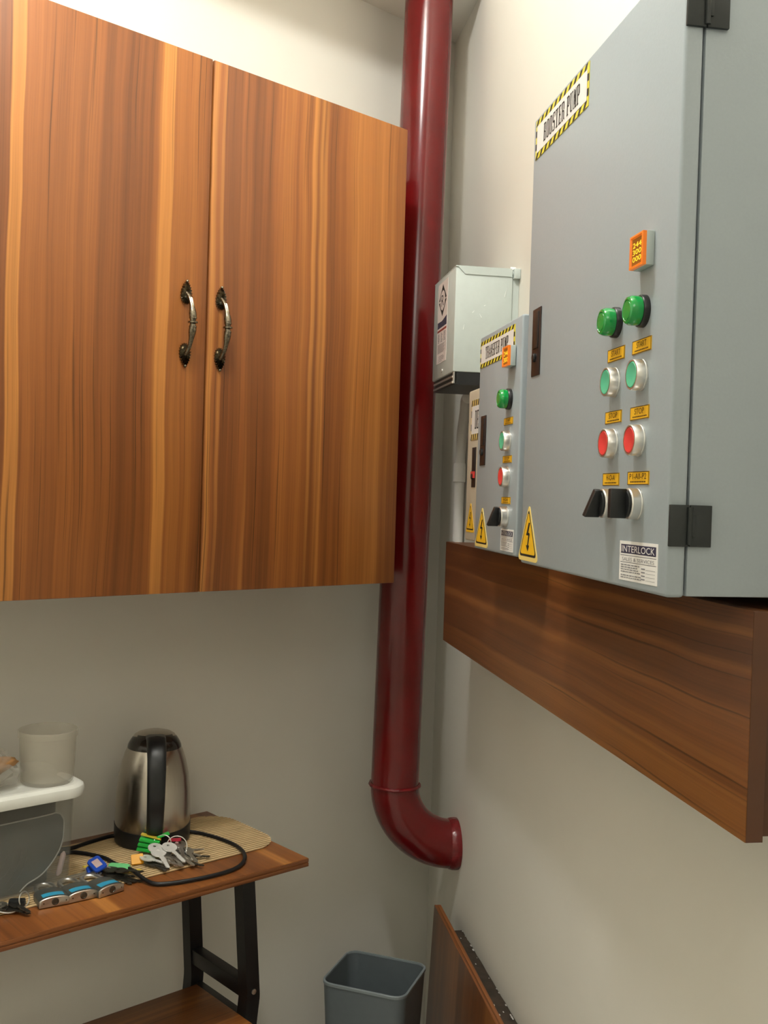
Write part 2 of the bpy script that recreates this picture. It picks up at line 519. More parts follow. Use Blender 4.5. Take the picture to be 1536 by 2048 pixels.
b_ = BM(); box(b_, LEFT - .1, 0.10, 0, 0.12, -0.1, CEIL + .1); struct('wall_back', b_, M['wall'])
wr = slab([(0, 0), (EX, REAR), (EX - NX * .12, REAR - NY * .12 - .0), (-NX * .12, -NY * .12)], -0.1, CEIL + .1)
struct('wall_right', wr, M['wall'])
b_ = BM(); box(b_, LEFT - .12, LEFT, REAR - .1, 0.0, -0.1, CEIL + .1); struct('wall_left', b_, M['wall'])
b_ = BM(); box(b_, LEFT - .1, EX + .25, REAR - .12, REAR, -0.1, CEIL + .1); struct('wall_front', b_, M['wall'])
foot = [(LEFT, 0), (LEFT, REAR), (EX, REAR), (0, 0)]
struct('floor', slab(foot, -0.1, 0), M['floor'])
struct('ceiling', slab(foot, CEIL, CEIL + .1), M['ceiling'])
bw_ = .245
struct('trim_1', slab([(LEFT, 0), (LEFT, -bw_), (UX / UY * -bw_, -bw_), (0, 0)], BEAM, CEIL), M['ceiling'])   # dropped beam along the back wall

# ------------------------------------------------------------------ wall cabinet
cabinet = thing('wall_cabinet', 'large streaky brown wood wall cabinet with two tall doors above the table', 'cabinet', (-0.894, 0, 1.181))
CW, CH = 0.4630, 0.9235
bm = BM()
for (x0, x1, y0, y1, z0, z1) in ((-CW, -CW + .016, -.281, 0, 0.004, CH - .003), (CW - .017, CW - .001, -.281, 0, 0.004, CH - .003),
                                 (-CW + .016, CW - .017, -.281, 0, 0.004, .020), (-CW + .016, CW - .017, -.281, 0, CH - .019, CH - .003), (-CW + .016, CW - .017, -.010, -.002, .02, CH - .019)):
    box(bm, x0, x1, y0, y1, z0, z1)
obj('carcass', bm, M['cab_edge'], cabinet)


def shell_plate(bm, zc, up):
    """fluted shell rosette at one end of a pull"""
    n = 26
    L, Wd = 0.0375, 0.0108
    outer, r1, r2, r3 = [], [], [], []
    n = 44
    for k in range(n):
        a = 2 * PI * k / n
        up_ = k % 2
        rip = 1.0 + (0.07 if up_ else -0.09)
        # egg outline, pointed at the far end
        x = Wd * math.sin(a) * (1.0 - .22 * math.cos(a)) * rip
        z = up * (L * 0.5 * math.cos(a)) * rip
        outer.append(Vector((x, -0.0002, zc + z)))
        d_ = .0026 if up_ else 0
        r1.append(Vector((x * .96, -0.0012 - d_, zc + z * .96)))
        r2.append(Vector((x * .55, -0.0030 - d_, zc + z * .55 - up * .002)))
        r3.append(Vector((x * .22, -0.0048, zc + z * .22 - up * .003)))
    rings(bm, [outer, r1, r2, r3])


def pull_handle():
    bm = BM()
    shell_plate(bm, 0.0525, 1)
    shell_plate(bm, -0.0525, -1)
    # little finial under the lower shell and above the upper one
    for s in (1, -1):
        lathe(bm, [(.0005, -.003), (.0024, -.0015), (.003, 0), (.0024, .0015), (.0005, .003)], 8, Matrix.Translation((0, -.003, s * .0722)))
    path = spline([(0, -.003, .0525), (0, -.010, .046), (0, -.018, .034), (0, -.0235, .014), (0, -.0245, 0), (0, -.0235, -.014), (0, -.018, -.034), (0, -.010, -.046), (0, -.003, -.0525)], 6)
    rad = []
    for p in path:
        t = abs(p.z) / .0525
        rad.append(.0034 + .0034 * math.exp(-((t - .25) / .24) ** 2) + .0004 * t)
    tube(bm, path, rad, 10, scale=.85)
    for z, r in ((0.0075, .0066), (0.0, .0084), (-0.0075, .0066)):
        lathe(bm, [(.002, -.0022), (r, -.0012), (r, .0012), (.002, .0022)], 12, Matrix.Translation((0, -.0245, z)))
    # raised ribs along the grip
    for a in (-1, 0, 1):
        for s in (1, -1):
            pts = []
            for k in range(7):
                z = s * (.013 + .030 * k / 6)
                t = abs(z) / .0525
                y = -(.0250 - .0220 * max(0, (t - .1)) ** 1.7)
                pts.append((a * .0026 * (1.15 - .4 * t), y - .0045 + abs(a) * .0016, z))
            tube(bm, pts, .0009, 6)
    return bm


GAP = 0.0016
doorL = BM(); box(doorL, -CW, -GAP, -.300, -.282, 0, CH, .0012, 2)
doorL = obj('door', doorL, M['cab'], cabinet)
doorR = BM(); box(doorR, GAP, CW - .0005, -.300, -.282, 0, CH, .0012, 2)
doorR = obj('door', doorR, M['cab'], cabinet)
hm = finish(pull_handle(), 50)
for dr, x in ((doorL, -0.0425), (doorR, 0.0275)):
    h = obj('handle', hm, M['bronze'], dr, 'antique bronze pull with fluted shell ends')
    h.location = (x, -.3002, 0.4615)

# ------------------------------------------------------------------ red standpipe
PA = Vector((-0.2489, -0.16, 2.477)); PB = Vector((-0.279, -0.16, 0.7854))
PD = (PB - PA).normalized()
PE = PB + PD * ((PB.z - 0.708) / -PD.z)
PT = PA + PD * ((PA.z - BEAM) / PD.z * -1)
PR = 0.0540
pipe = thing('standpipe', 'dark red painted pipe running down the corner into the right wall', 'pipe', (PE.x, PE.y, 0))
off = Vector((PE.x, PE.y, 0))
bm = BM(); tube(bm, [PT - off, PE - off], PR, 48)
obj('riser', bm, M['red_pipe'], pipe)
bm = BM()
ring = []
x_, y_ = frame_of(PD)
for k in range(64):
    a = 2 * PI * k / 64
    r = PR + .0012 + random.uniform(-.0006, .0006)
    ring.append(PE - off + x_ * r * math.cos(a) + y_ * r * math.sin(a) + Vector((0, 0, random.uniform(-.0008, .0008))))
tube(bm, ring, .0042, 8, closed=True)
obj('weld_bead', bm, M['red_rough'], pipe)
ZE = 0.570
RB = PE.z - ZE
nd = Vector((NX, NY, 0))
wd = -nd
pn = PE.dot(nd)
path = [PE - off + Vector((0, 0, .0))]
cen = PE + wd * RB
for k in range(1, 19):
    a = PI / 2 * k / 18
    path.append(cen - wd * RB * math.cos(a) - Vector((0, 0, RB * math.sin(a))) - off)
bm = BM(); tube(bm, path, PR + .0005, 48)
obj('elbow', bm, M['red_pipe'], pipe)
endp = path[-1]
bm = BM(); tube(bm, [endp - wd * .012, endp - wd * .004, endp + wd * .004, endp + wd * (pn - RB - .0005)], [PR + .0006, PR + .0035, PR + .004, PR + .0035], 48)
obj('wall_collar', bm, M['red_rough'], pipe)


# ------------------------------------------------------------------ control panels on the right wall
def ring_label(parent, text, x0, x1, z0, z1, y, lines=True):
    bm = BM(); box(bm, x0, x1, y - .0008, y, z0, z1)
    pl = obj('label_plate', bm, M['yellow'], parent)
    bm = BM()
    h = z1 - z0; w = x1 - x0
    yy = y - .0009
    for (a, b, c, d) in ((x0, x1, z1 - h * .06, z1), (x0, x1, z0, z0 + h * .06), (x0, x0 + w * .02, z0, z1), (x1 - w * .02, x1, z0, z1)):
        quad(bm, a, b, c, d, yy)
    text_bm(bm, text, (x0 + x1) / 2, z0 + h * .42, h * .44, yy - .0001, width=w * (.52 if len(text) < 6 else .80))
    if lines:
        x = x0 + w * .14
        rr = random.Random(len(text) * 13 + int(x0 * 1000))
        while x < x1 - w * .16:
            q = w * rr.uniform(.03, .08)
            quad(bm, x, x + q, z0 + h * .17, z0 + h * .27, yy)
            x += q + w * .015
    obj('lettering', bm, M['brownink'], pl)
    return pl


def push_button(parent, x, z, y, capm, face_label):
    bm = BM()
    lathe(bm, [(.0148, 0), (.0148, .0015), (.0143, .002), (.0143, .0096), (.0136, .0106), (.0122, .0106), (.0122, .0085)], 36, Matrix.Translation((x, y, z)) @ MY)
    bz = obj('push_button', bm, M['chrome'], parent, face_label)
    bm = BM()
    lathe(bm, [(.0120, .0075), (.0120, .0100), (.0112, .0108), (.006, .0098), (.0005, .0094)], 36, Matrix.Translation((x, y, z)) @ MY)
    obj('cap', bm, capm, bz)


def pilot_lamp(parent, x, z, y):
    bm = BM()
    lathe(bm, [(.0150, 0), (.0150, .0045), (.0142, .0058), (.0130, .0062)], 36, Matrix.Translation((x, y, z)) @ MY)
    bs = obj('pilot_lamp', bm, M['black'], parent, 'green pilot lamp in a black ring')
    bm = BM()
    lathe(bm, [(.0134, .0055), (.0138, .0100), (.0134, .0142), (.0120, .0166), (.0100, .0172), (.0096, .0164), (.0088, .0164), (.0084, .0172), (.0004, .0176)], 36, Matrix.Translation((x, y, z)) @ MY)
    obj('lens', bm, M['green_lens'], bs)


def selector(parent, x, z, y, ang, slant=True):
    bm = BM()
    lathe(bm, [(.0148, 0), (.0148, .0015), (.0143, .002), (.0143, .0098), (.0134, .0108), (.0118, .0108), (.0118, .0090)], 36, Matrix.Translation((x, y, z)) @ MY)
    bz = obj('selector_switch', bm, M['chrome'], parent, 'chrome selector switch with black turn knob')
    bm = BM()
    lathe(bm, [(.0128, .009), (.0128, .0125), (.0120, .0132), (.0004, .0132)], 30, MY)
    vs = box(bm, -.0042, .0042, -.0275, -.0118, -.0136, .0136, .0012, 2)
    for v in bm.verts:
        if slant and v.co.y < -.022:
            v.co.y += .009 * (v.co.z + .0136) / .0272
    bmesh.ops.transform(bm, matrix=Matrix.Translation((x, y, z)) @ Matrix.Rotation(math.radians(ang), 4, 'Y'), verts=bm.verts[:])
    k = obj('knob', bm, M['black'], bz)
    bm = BM(); box(bm, -.0008, .0008, -.0279, -.0270, -.0128, -.002)
    bmesh.ops.transform(bm, matrix=Matrix.Translation((x, y, z)) @ Matrix.Rotation(math.radians(ang), 4, 'Y'), verts=bm.verts[:])


def meter(parent, x0, x1, z0, z1, y, rows):
    bm = BM(); box(bm, x0, x1, y - .0078, y, z0, z1, .0008)
    me = obj('digital_meter', bm, M['boxgrey'], parent, 'small square meter with orange display')
    cx, cz, w, h = (x0 + x1) / 2, (z0 + z1) / 2, x1 - x0, z1 - z0
    bm = BM()
    o = [(x0 + .0004, z0 + .0004), (x1 - .0004, z0 + .0004), (x1 - .0004, z1 - .0004), (x0 + .0004, z1 - .0004)]
    i = [(cx + (a - cx) * .78, cz + (c - cz) * .80) for a, c in o]
    R = [[Vector((a, y - .0074, c)) for a, c in o], [Vector((a, y - .0112, c)) for a, c in o], [Vector((a, y - .0116, c)) for a, c in [(cx + (a - cx) * .86, cz + (c - cz) * .88) for a, c in o]], [Vector((a, y - .0100, c)) for a, c in i]]
    rings(bm, R, True, False)
    obj('bezel', bm, M['orange'], me)
    bm = BM(); quad(bm, i[0][0], i[1][0], i[0][1], i[2][1], y - .0101)
    obj('screen', bm, M['screen'], me)
    bm = BM()
    n = len(rows)
    for k, t in enumerate(rows):
        text_bm(bm, t, cx, z1 - h * (.22 + .62 * (k + .80) / n), h * .62 / n * .74, y - .0103, width=w * .62)
    obj('digits', bm, M['digits'], me)


def sign(parent, words_, x0, x1, z0, z1, y, tx=(.14, .86), tilt=0.0, base='lemon'):
    bm = BM(); box(bm, x0, x1, y - .0006, y, z0, z1)
    s = obj('name_sign', bm, M[base], parent, 'white name sign in yellow and black hazard edging')
    w, h = x1 - x0, z1 - z0
    bd = h * .15
    bm = BM(); quad(bm, x0 + w * .028, x1 - w * .028, z0 + bd, z1 - bd, y - .0009)
    obj('sign_face', bm, M['paper'], s)
    bm = BM()
    yy = y - .0008
    nst = 11 if len(words_) > 6 else 9
    st = w / nst
    for k in range(nst):
        for zb, zt in ((z0, z0 + bd), (z1 - bd, z1)):
            xa = x0 + k * st
            polyf(bm, [(xa, zb), (xa + st * .42, zb), (min(x1, xa + st * .82), zt), (xa + st * .40, zt)], yy)
    for xs in (x0, x1 - w * .028):
        for k in range(2):
            quad(bm, xs, xs + w * .028, z0 + bd + (h - 2 * bd) * (.12 + .48 * k), z0 + bd + (h - 2 * bd) * (.36 + .48 * k), yy)
    obj('edge_stripes', bm, M['ink'], s)
    bm = BM(); slab_text(bm, words_, x0 + w * tx[0], x0 + w * tx[1], z0 + h * .27, z0 + h * .73, y - .0011)
    obj('lettering', bm, M['ink'], s)


def round_tri(cx, z0, w, h, r, n=5):
    P = [Vector((cx - w / 2, z0)), Vector((cx + w / 2, z0)), Vector((cx, z0 + h))]
    out = []
    for i in range(3):
        p, a, b = P[i], P[i - 1], P[(i + 1) % 3]
        u = (a - p).normalized(); v = (b - p).normalized()
        half = u.angle(v) / 2
        d = r / math.tan(half)
        s, e = p + u * d, p + v * d
        for k in range(n + 1):
            t = k / n
            q = s * (1 - t) ** 2 + p * 2 * t * (1 - t) + e * t * t
            out.append((q.x, q.y))
    return out


def hazard(parent, cx, z0, w, h, y, cream=True):
    bm = BM(); prism(bm, round_tri(cx, z0, w, h, w * .07), y - .0006, y)
    s = obj('hazard_sticker', bm, M['hazcream'] if cream else M['hazyellow'], parent, 'yellow triangle sticker with a black lightning arrow')
    b1 = BM(); polyf(b1, round_tri(cx, z0 + h * .075, w * .84, h * .83, w * .05), y - .0007)
    obj('triangle_outline', b1, M['ink'], s)
    b2 = BM(); polyf(b2, round_tri(cx, z0 + h * .115, w * .74, h * .735, w * .04), y - .0008)
    obj('triangle_field', b2, M['hazyellow'], s)
    b3 = BM()
    yy = y - .0010
    f = lambda pts: polyf(b3, [(cx + a * w, z0 + c * h) for a, c in pts], yy)
    f([(.02, .66), (.09, .66), (.0, .47), (-.09, .44)])
    f([(-.09, .44), (.09, .44), (.07, .485), (-.075, .485)])
    f([(.03, .48), (.09, .47), (.015, .25), (-.03, .25)])
    f([(-.085, .27), (.075, .27), (.0, .165)])
    obj('lightning_arrow', b3, M['ink'], s)


def latch(parent, x0, x1, z0, z1, y):
    bm = BM(); box(bm, x0, x1, y - .0014, y, z0, z1, .0005)
    la = obj('latch', bm, M['latch'], parent, 'black flush swing latch')
    w, h = x1 - x0, z1 - z0
    bm = BM(); box(bm, x0 + w * .2, x1 - w * .2, y - .0026, y - .001, z0 + h * .40, z1 - h * .06, .0006)
    obj('lever', bm, M['black'], la)
    bm = BM(); lathe(bm, [(.0055, 0), (.0055, .0022), (.004, .0034), (.0004, .0034)], 16, Matrix.Translation(((x0 + x1) / 2 - .002, y - .0013, z0 + h * .27)) @ MY)
    obj('lock_barrel', bm, M['black'], la)


def maker(parent, x0, x1, z0, z1, y, full=True, rot=0.0):
    Mr = Matrix.Translation(((x0 + x1) / 2, 0, (z0 + z1) / 2)) @ Matrix.Rotation(rot, 4, 'Y') @ Matrix.Translation((-(x0 + x1) / 2, 0, -(z0 + z1) / 2))

    def T(bm):
        bmesh.ops.transform(bm, matrix=Mr, verts=bm.verts[:]); return bm
    w, h = x1 - x0, z1 - z0
    bm = BM(); box(bm, x0, x1, y - .0005, y, z0, z1)
    s = obj('maker_sticker', T(bm), M['paper'], parent, 'white printed sticker with navy header')
    bm = BM()
    quad(bm, x0 + w * .04, x1 - w * .04, z1 - h * .31, z1 - h * .08, y - .0006)
    for zf in (.355, .53):
        quad(bm, x0 + w * .03, x1 - w * .03, z1 - h * (zf + .012), z1 - h * zf, y - .0006)
    obj('header_band', T(bm), M['navy'], s)
    bm = BM(); text_bm(bm, 'INTERLOCK', (x0 + x1) / 2, z1 - h * .275, h * .165, y - .0008, width=w * .86)
    obj('header_lettering', T(bm), M['paper'], s)
    bm = BM(); text_bm(bm, 'SALES & SERVICES', (x0 + x1) / 2, z1 - h * .50, h * .09, y - .0007, width=w * .84)
    rr = random.Random(5)
    for k in range(6):
        zz = z1 - h * (.59 + .058 * k + (.03 if k > 3 else 0))
        x = x0 + w * .05
        xe = x0 + w * rr.uniform(.42, .58)
        while x < xe:
            q = w * rr.uniform(.03, .09)
            quad(bm, x, x + q, zz - h * .026, zz, y - .0007); x += q + w * .014
    for k in range(4):
        zz = z1 - h * (.66 + .085 * k)
        quad(bm, x0 + w * .60, x0 + w * .70, zz, zz + h * .03, y - .0007)
        quad(bm, x0 + w * .72, x1 - w * .05, zz - h * .004, zz + h * .004, y - .0007)
    obj('small_print', T(bm), M['greyink'], s)


def hinge_set(parent, xe, y0, y1, z0, z1):
    """leaf plate pair on the side face; xe = side plane"""
    bm = BM()
    ym = y0 + (y1 - y0) * .47
    box(bm, xe, xe + .0035, y0, ym - .0006, z0, z1, .0006)
    box(bm, xe, xe + .0035, ym + .0006, y1, z0, z1, .0006)
    h = obj('hinge', bm, M['hinge'], parent, 'square black hinge on the cabinet side')
    bm = BM()
    tube(bm, [(xe + .004, ym, z0 + (z1 - z0) * .05), (xe + .004, ym, z0 + (z1 - z0) * .95)], .0024, 12)
    box(bm, xe + .002, xe + .0055, ym - .001, ym + .005, z0 + (z1 - z0) * .24, z0 + (z1 - z0) * .76, .0006)
    obj('knuckle', bm, M['hinge'], h)


def enclosure(label, s0, s1, z0, z1, dep, mat, dt=.018):
    t = thing('control_panel', label, 'control panel', RW(s0, 0, z0), ROT_R, 'control panels on the right wall')
    W, H = s1 - s0, z1 - z0
    bm = BM(); box(bm, 0.001, W - .001, -(dep - dt - .0012), -.0005, .001, H - .001, .0015)
    obj('enclosure', bm, mat, t)
    bm = BM(); box(bm, .006, W - .006, -(dep - dt + .001), -(dep - dt - .002), .006, H - .006)
    obj('door_seal', bm, M['panel_gap'], t)
    bm = BM(); box(bm, 0, W, -dep, -(dep - dt + .0008), 0, H, .0032, 3)
    d = obj('door', bm, mat, t)
    return t, d, W, H


DEP = 0.176
# --- booster panel
S0, S1, Z0, Z1 = 1.290, 1.7195, 1.2795, 1.8385
bp_, bd_, W_, H_ = enclosure('large grey steel control panel marked BOOSTER PUMP at the right', S0, S1, Z0, Z1, DEP, M['panel'])
X = lambda s: s - S0
Z = lambda z: z - Z0
sign(bp_, 'BOOSTER PUMP', X(1.3005), X(1.487), Z(1.7855), Z(1.8335), -DEP, (.17, .86))
meter(bp_, X(1.641), X(1.672), Z(1.5745), Z(1.6055), -DEP, ['244', '300', '000'])
C1, C2 = 1.589, 1.6535
for c in (C1, C2):
    pilot_lamp(bp_, X(c), Z(1.536), -DEP)
    push_button(bp_, X(c), Z(1.4775), -DEP, M['green_cap'], 'chrome push button with green face')
    push_button(bp_, X(c), Z(1.4175), -DEP, M['red_cap'], 'chrome push button with red face')
selector(bp_, X(C1), Z(1.3585), -DEP, 12)
selector(bp_, X(C2), Z(1.3590), -DEP, 0, False)
for x0, x1, t, z0, z1 in ((1.569, 1.6115, 'START', 1.4985, 1.5112), (1.6305, 1.673, 'START', 1.4985, 1.5112),
                          (1.568, 1.609, 'STOP', 1.4375, 1.4495), (1.631, 1.673, 'STOP', 1.4370, 1.4492),
                          (1.567, 1.6085, 'H-O-A', 1.3762, 1.3885), (1.630, 1.678, 'P1-All-P2', 1.3767, 1.3890)):
    ring_label(bp_, t, X(x0), X(x1), Z(z0), Z(z1), -DEP)
latch(bp_, X(1.3142), X(1.3465), Z(1.5125), Z(1.5955), -DEP)
hazard(bp_, X(1.3225), Z(1.2835), .083, .0725, -DEP)
maker(bp_, X(1.6165), X(1.7025), Z(1.2870), Z(1.3240), -DEP, rot=math.radians(-.5))
hinge_set(bp_, W_, -DEP + .0002, -.1375, Z(1.3235), Z(1.3595))
hinge_set(bp_, W_, -DEP + .0002, -.1375, Z(1.7666), Z(1.8026))

# --- transfer panel
TD = 0.152
KT = (0.5557 - TD) / (0.5557 - 0.176)
ts = lambda v: 2.5441 + (v - 2.5441) * KT
tz = lambda v: 1.36 + (v - 1.36) * KT
S0, S1, Z0, Z1 = ts(1.050), 1.1855, tz(1.2850), tz(1.6000)
tp_, td_, W_, H_ = enclosure('grey steel control panel marked TRANSFER PUMP left of the large one', S0, S1, Z0, Z1, TD, M['panel'])
sign(tp_, 'TRANSFER PUMP', X(ts(1.0545)), X(ts(1.2345)), Z(tz(1.5535)), Z(tz(1.5920)), -TD, (.17, .84))
meter(tp_, X(ts(1.214)), X(ts(1.244)), Z(tz(1.5355)), Z(tz(1.5625)), -TD - .001, ['244', '300'])
pilot_lamp(tp_, X(ts(1.219)), Z(tz(1.4935)), -TD)
push_button(tp_, X(ts(1.219)), Z(tz(1.4375)), -TD, M['green_cap'], 'chrome push button with green face')
push_button(tp_, X(ts(1.219)), Z(tz(1.3895)), -TD, M['red_cap'], 'chrome push button with red face')
selector(tp_, X(ts(1.219)), Z(tz(1.3360)), -TD, 10)
for t, z0, z1 in (('START', 1.4597, 1.4692), ('STOP', 1.4085, 1.4180), ('H-O-A', 1.3532, 1.3625)):
    ring_label(tp_, t, X(ts(1.1955)), X(ts(1.2375)), Z(tz(z0)), Z(tz(z1)), -TD)
latch(tp_, X(ts(1.0715)), X(ts(1.1005)), Z(tz(1.4080)), Z(tz(1.4810)), -TD)
hazard(tp_, X(ts(1.0930)), Z(tz(1.2885)), .083, .0645, -TD)
maker(tp_, X(ts(1.1965)), X(ts(1.2570)), Z(tz(1.2900)), Z(tz(1.3195)), -TD)

# --- beige panel
S0, S1, Z0, Z1 = 0.760, 0.948, 1.2845, 1.5500
BD = .12
gp_, gd_, W_, H_ = enclosure('beige control panel mostly hidden behind the TRANSFER PUMP panel', S0, S1, Z0, Z1, BD, M['beige'], .014)
sign(gp_, 'DEEP WELL', X(.7835), X(.938), Z(1.4610), Z(1.5310), -BD, (.18, .92), base='hazcream')
latch(gp_, X(.8000), X(.8250), Z(1.3785), Z(1.4480), -BD)
bm = BM(); box(bm, X(.8010), X(.8240), -BD - .0034, -BD - .0012, Z(1.3945), Z(1.4060))
obj('red_tab', bm, M['red_cap'], gp_, 'red tab on the latch')
hazard(gp_, X(.7980), Z(1.2995), .060, .0540, -BD, False)

# ------------------------------------------------------------------ grey junction box
JS0, JS1, JZ0, JZ1, JD = 0.4560, 0.6470, 1.5990, 1.7990, .126
jb = thing('junction_box', 'pale grey metal box on the wall behind the red pipe with white sticker', 'electrical box', RW(JS0, 0, JZ0), ROT_R)
X = lambda s: s - JS0
Z = lambda z: z - JZ0
bm = BM(); box(bm, 0, JS1 - JS0, -JD, -.014, 0, JZ1 - JZ0, .0022, 2)
obj('housing', bm, M['boxgrey'], jb)
bm = BM()
Wj, Hj = JS1 - JS0, JZ1 - JZ0
prism(bm, [(0, 0), (Wj + .0016, 0), (Wj + .0016, .0022), (0, .0022)], -JD, -.016, Matrix.Translation((0, 0, Hj - .0012)))
# folded lip on the near side: slopes at the front end
a = [Vector((Wj, y, z)) for y, z in ((-JD + .004, Hj - .001), (-.016, Hj - .001), (-.016, Hj - .0145), (-JD + .018, Hj - .0145))]
rings(bm, [a, [p + Vector((.0018, 0, 0)) for p in a]])
obj('top_cover', bm, M['boxgrey'], jb)
bm = BM(); box(bm, .008, Wj - .002, -JD + .004, -.03, -.024, .001)
base = obj('base_tray', bm, M['black'], jb, 'black underside tray')
for zz in (-.0085, -.019):
    bm = BM(); box(bm, .010, Wj - .010, -JD + .0012, -JD + .006, zz - .0018, zz + .0018)
    obj('rail', bm, M['chrome'], base)
bm = BM(); box(bm, Wj - .012, Wj - .002, -JD + .002, -JD + .008, -.022, .0)
obj('bracket', bm, M['chrome'], base)
bm = BM(); box(bm, .004, Wj - .004, -.014, -.0005, .004, Hj - .004)
obj('back_plate', bm, M['boxgrey'], jb)
bm = BM(); box(bm, Wj - .018, Wj + .006, -.013, -.0005, Hj - .018, Hj + .001, .0008)
lathe(bm, [(.0045, 0), (.0045, .003), (.0004, .0042)], 12, Matrix.Translation((Wj - .004, -.012, Hj - .007)) @ MY)
tb = obj('mounting_tab', bm, M['boxgrey'], jb)
bm = BM(); prism(bm, [(-.006, 0), (.008, 0), (.003, .010)], -.012, -.0005, Matrix.Translation((Wj - .03, 0, Hj + .001)))
obj('hook', bm, M['paper'], tb)
bm = BM()
lathe(bm, [(.004, 0), (.004, .002), (.0004, .003)], 12, Matrix.Translation((.095, -JD, .012)) @ MY)
obj('screw', bm, M['chrome'], jb)
# sticker
SX0, SX1, SZ0, SZ1 = X(.4950), X(.5830), Z(1.6290), Z(1.7905)
sw, sh = SX1 - SX0, SZ1 - SZ0
bm = BM(); box(bm, SX0, SX1, -JD - .0005, -JD, SZ0, SZ1)
st = obj('sticker', bm, M['pinkpaper'], jb, 'tall white sticker with a black diamond emblem')
yy = -JD - .0007
cx, cz = SX0 + sw * .5, SZ0 + sh * .77
bm = BM()
dw, dh = sw * .42, sh * .20
din = [(cx, cz + dh), (cx + dw, cz), (cx, cz - dh), (cx - dw, cz)]
for k in range(4):
    p, q = din[k], din[(k + 1) % 4]
    f = .66
    # leave small gaps at the side corners
    pi = (cx + (p[0] - cx) * f, cz + (p[1] - cz) * f); qi = (cx + (q[0] - cx) * f, cz + (q[1] - cz) * f)
    g = .06
    lerp = lambda a, b, t: (a[0] + (b[0] - a[0]) * t, a[1] + (b[1] - a[1]) * t)
    t0, t1 = (0, 1 - g) if k % 2 == 0 else (g, 1)
    polyf(bm, [lerp(p, q, t0), lerp(p, q, t1), lerp(pi, qi, t1), lerp(pi, qi, t0)], yy)
obj('diamond_emblem', bm, M['ink'], st)
bm = BM(); polyf(bm, [(cx + dw * .60 * math.cos(2 * PI * k / 28), cz + dh * .60 * math.sin(2 * PI * k / 28)) for k in range(28)], yy - .0001)
obj('emblem_disc', bm, M['pinkpaper'], st)
bm = BM(); text_bm(bm, 'R', cx, cz - dh * .36, dh * .72, yy - .0002, width=dw * .62)
obj('emblem_letter', bm, M['ink'], st)
bm = BM()
polyf(bm, [(SX0 + sw * .03, SZ0 + sh * .44), (SX1 - sw * .03, SZ0 + sh * .44), (SX1 - sw * .03, SZ0 + sh * .555), (SX0 + sw * .75, SZ0 + sh * .535), (SX0 + sw * .5, SZ0 + sh * .515), (SX0 + sw * .03, SZ0 + sh * .52)], yy)
obj('blue_band', bm, M['navy'], st)
bm = BM(); quad(bm, SX0 + sw * .03, SX1 - sw * .03, SZ0 + sh * .392, SZ0 + sh * .418, yy)
obj('red_band', bm, M['redink'], st)
bm = BM()
rr = random.Random(3)
for c in range(3):
    for k in range(6):
        z0 = SZ0 + sh * (.37 - .02 * k)
        w = sw * rr.uniform(.12, .2)
        x0 = SX0 + sw * (.1 + .3 * c)
        quad(bm, x0, x0 + w, z0 - sh * .01, z0, yy)
for k in range(9):
    z0 = SZ0 + sh * (.235 - .013 * k)
    quad(bm, SX0 + sw * .1, SX1 - sw * .14 - sw * .06 * (k % 3), z0 - sh * .005, z0, yy)
for k in range(4):
    z0 = SZ0 + sh * (.085 - .02 * k)
    quad(bm, SX0 + sw * .22, SX0 + sw * rr.uniform(.55, .9), z0 - sh * .007, z0, yy)
obj('small_print', bm, M['greyink'], st)
for (y, z, l, t) in ((-.028, .155, .018, 12), (-.090, .115, .006, 40), (-.076, .108, .008, -30), (-.108, .085, .010, 10), (-.068, .128, .004, 60)):
    c = math.radians(t)
    vs = [Vector((Wj + .0022, y + a * math.cos(c) * .0009 + d * math.sin(c) * l / 2, z + d * math.cos(c) * l / 2 - a * math.sin(c) * .0009)) for a, d in ((-1, -1), (1, -1), (.3, 1), (-.3, 1))]
    bm = BM()
    bm.faces.new([bm.verts.new(v) for v in vs])
    obj('scratch', bm, M['scratch'], jb)

# ------------------------------------------------------------------ conduit on the right wall
co = thing('conduit', 'white plastic conduit on the wall between red pipe and beige panel', 'conduit', RW(.268, .0168, 1.12), ROT_R)
bm = BM(); tube(bm, [(0, 0, 0), (0, 0, .285)], .0120, 20)
obj('lower_tube', bm, M['pvc'], co)
bm = BM(); lathe(bm, [(.0125, -.022), (.0148, -.020), (.0148, .016), (.0135, .022)], 24, Matrix.Translation((0, 0, .296)))
obj('coupling', bm, M['pvc'], co)
bm = BM(); tube(bm, spline([(0, 0, .30), (.004, 0, .34), (.030, -.004, .39), (.085, -.012, .43), (.150, -.026, .447), (.180, -.030, .450)], 6), .0118, 20)
obj('bent_tube', bm, M['pvc'], co)

# ------------------------------------------------------------------ wooden trunking under the panels
BS0, BS1, BZ0, BZ1, BDp = 0.520, 1.730, 1.0690, 1.2700, .100
tr = thing('cable_trunking', 'brown wood boxed-in shelf front running along the wall under the panels', 'trunking', RW(BS0, 0, BZ0), ROT_R)
Wt, Ht = BS1 - BS0, BZ1 - BZ0
bm = BM(); box(bm, 0, Wt, -BDp, -BDp + .016, 0, Ht, .0008)
obj('front_board', bm, M['board'], tr)
bm = BM(); box(bm, .0, Wt - .002, -BDp + .0165, -.0005, Ht - .014, Ht - .001, .0006)
obj('top_board', bm, M['board'], tr)
bm = BM(); box(bm, Wt - .020, Wt - .004, -BDp + .0168, -.0005, .004, Ht - .016, .0006)
obj('end_board', bm, M['board_edge'], tr)
bm = BM(); box(bm, Wt + .0002, Wt + .0010, -BDp + .0004, -BDp + .0158, .0006, Ht - .0006)
obj('edge_band', bm, M['board_edge'], tr)

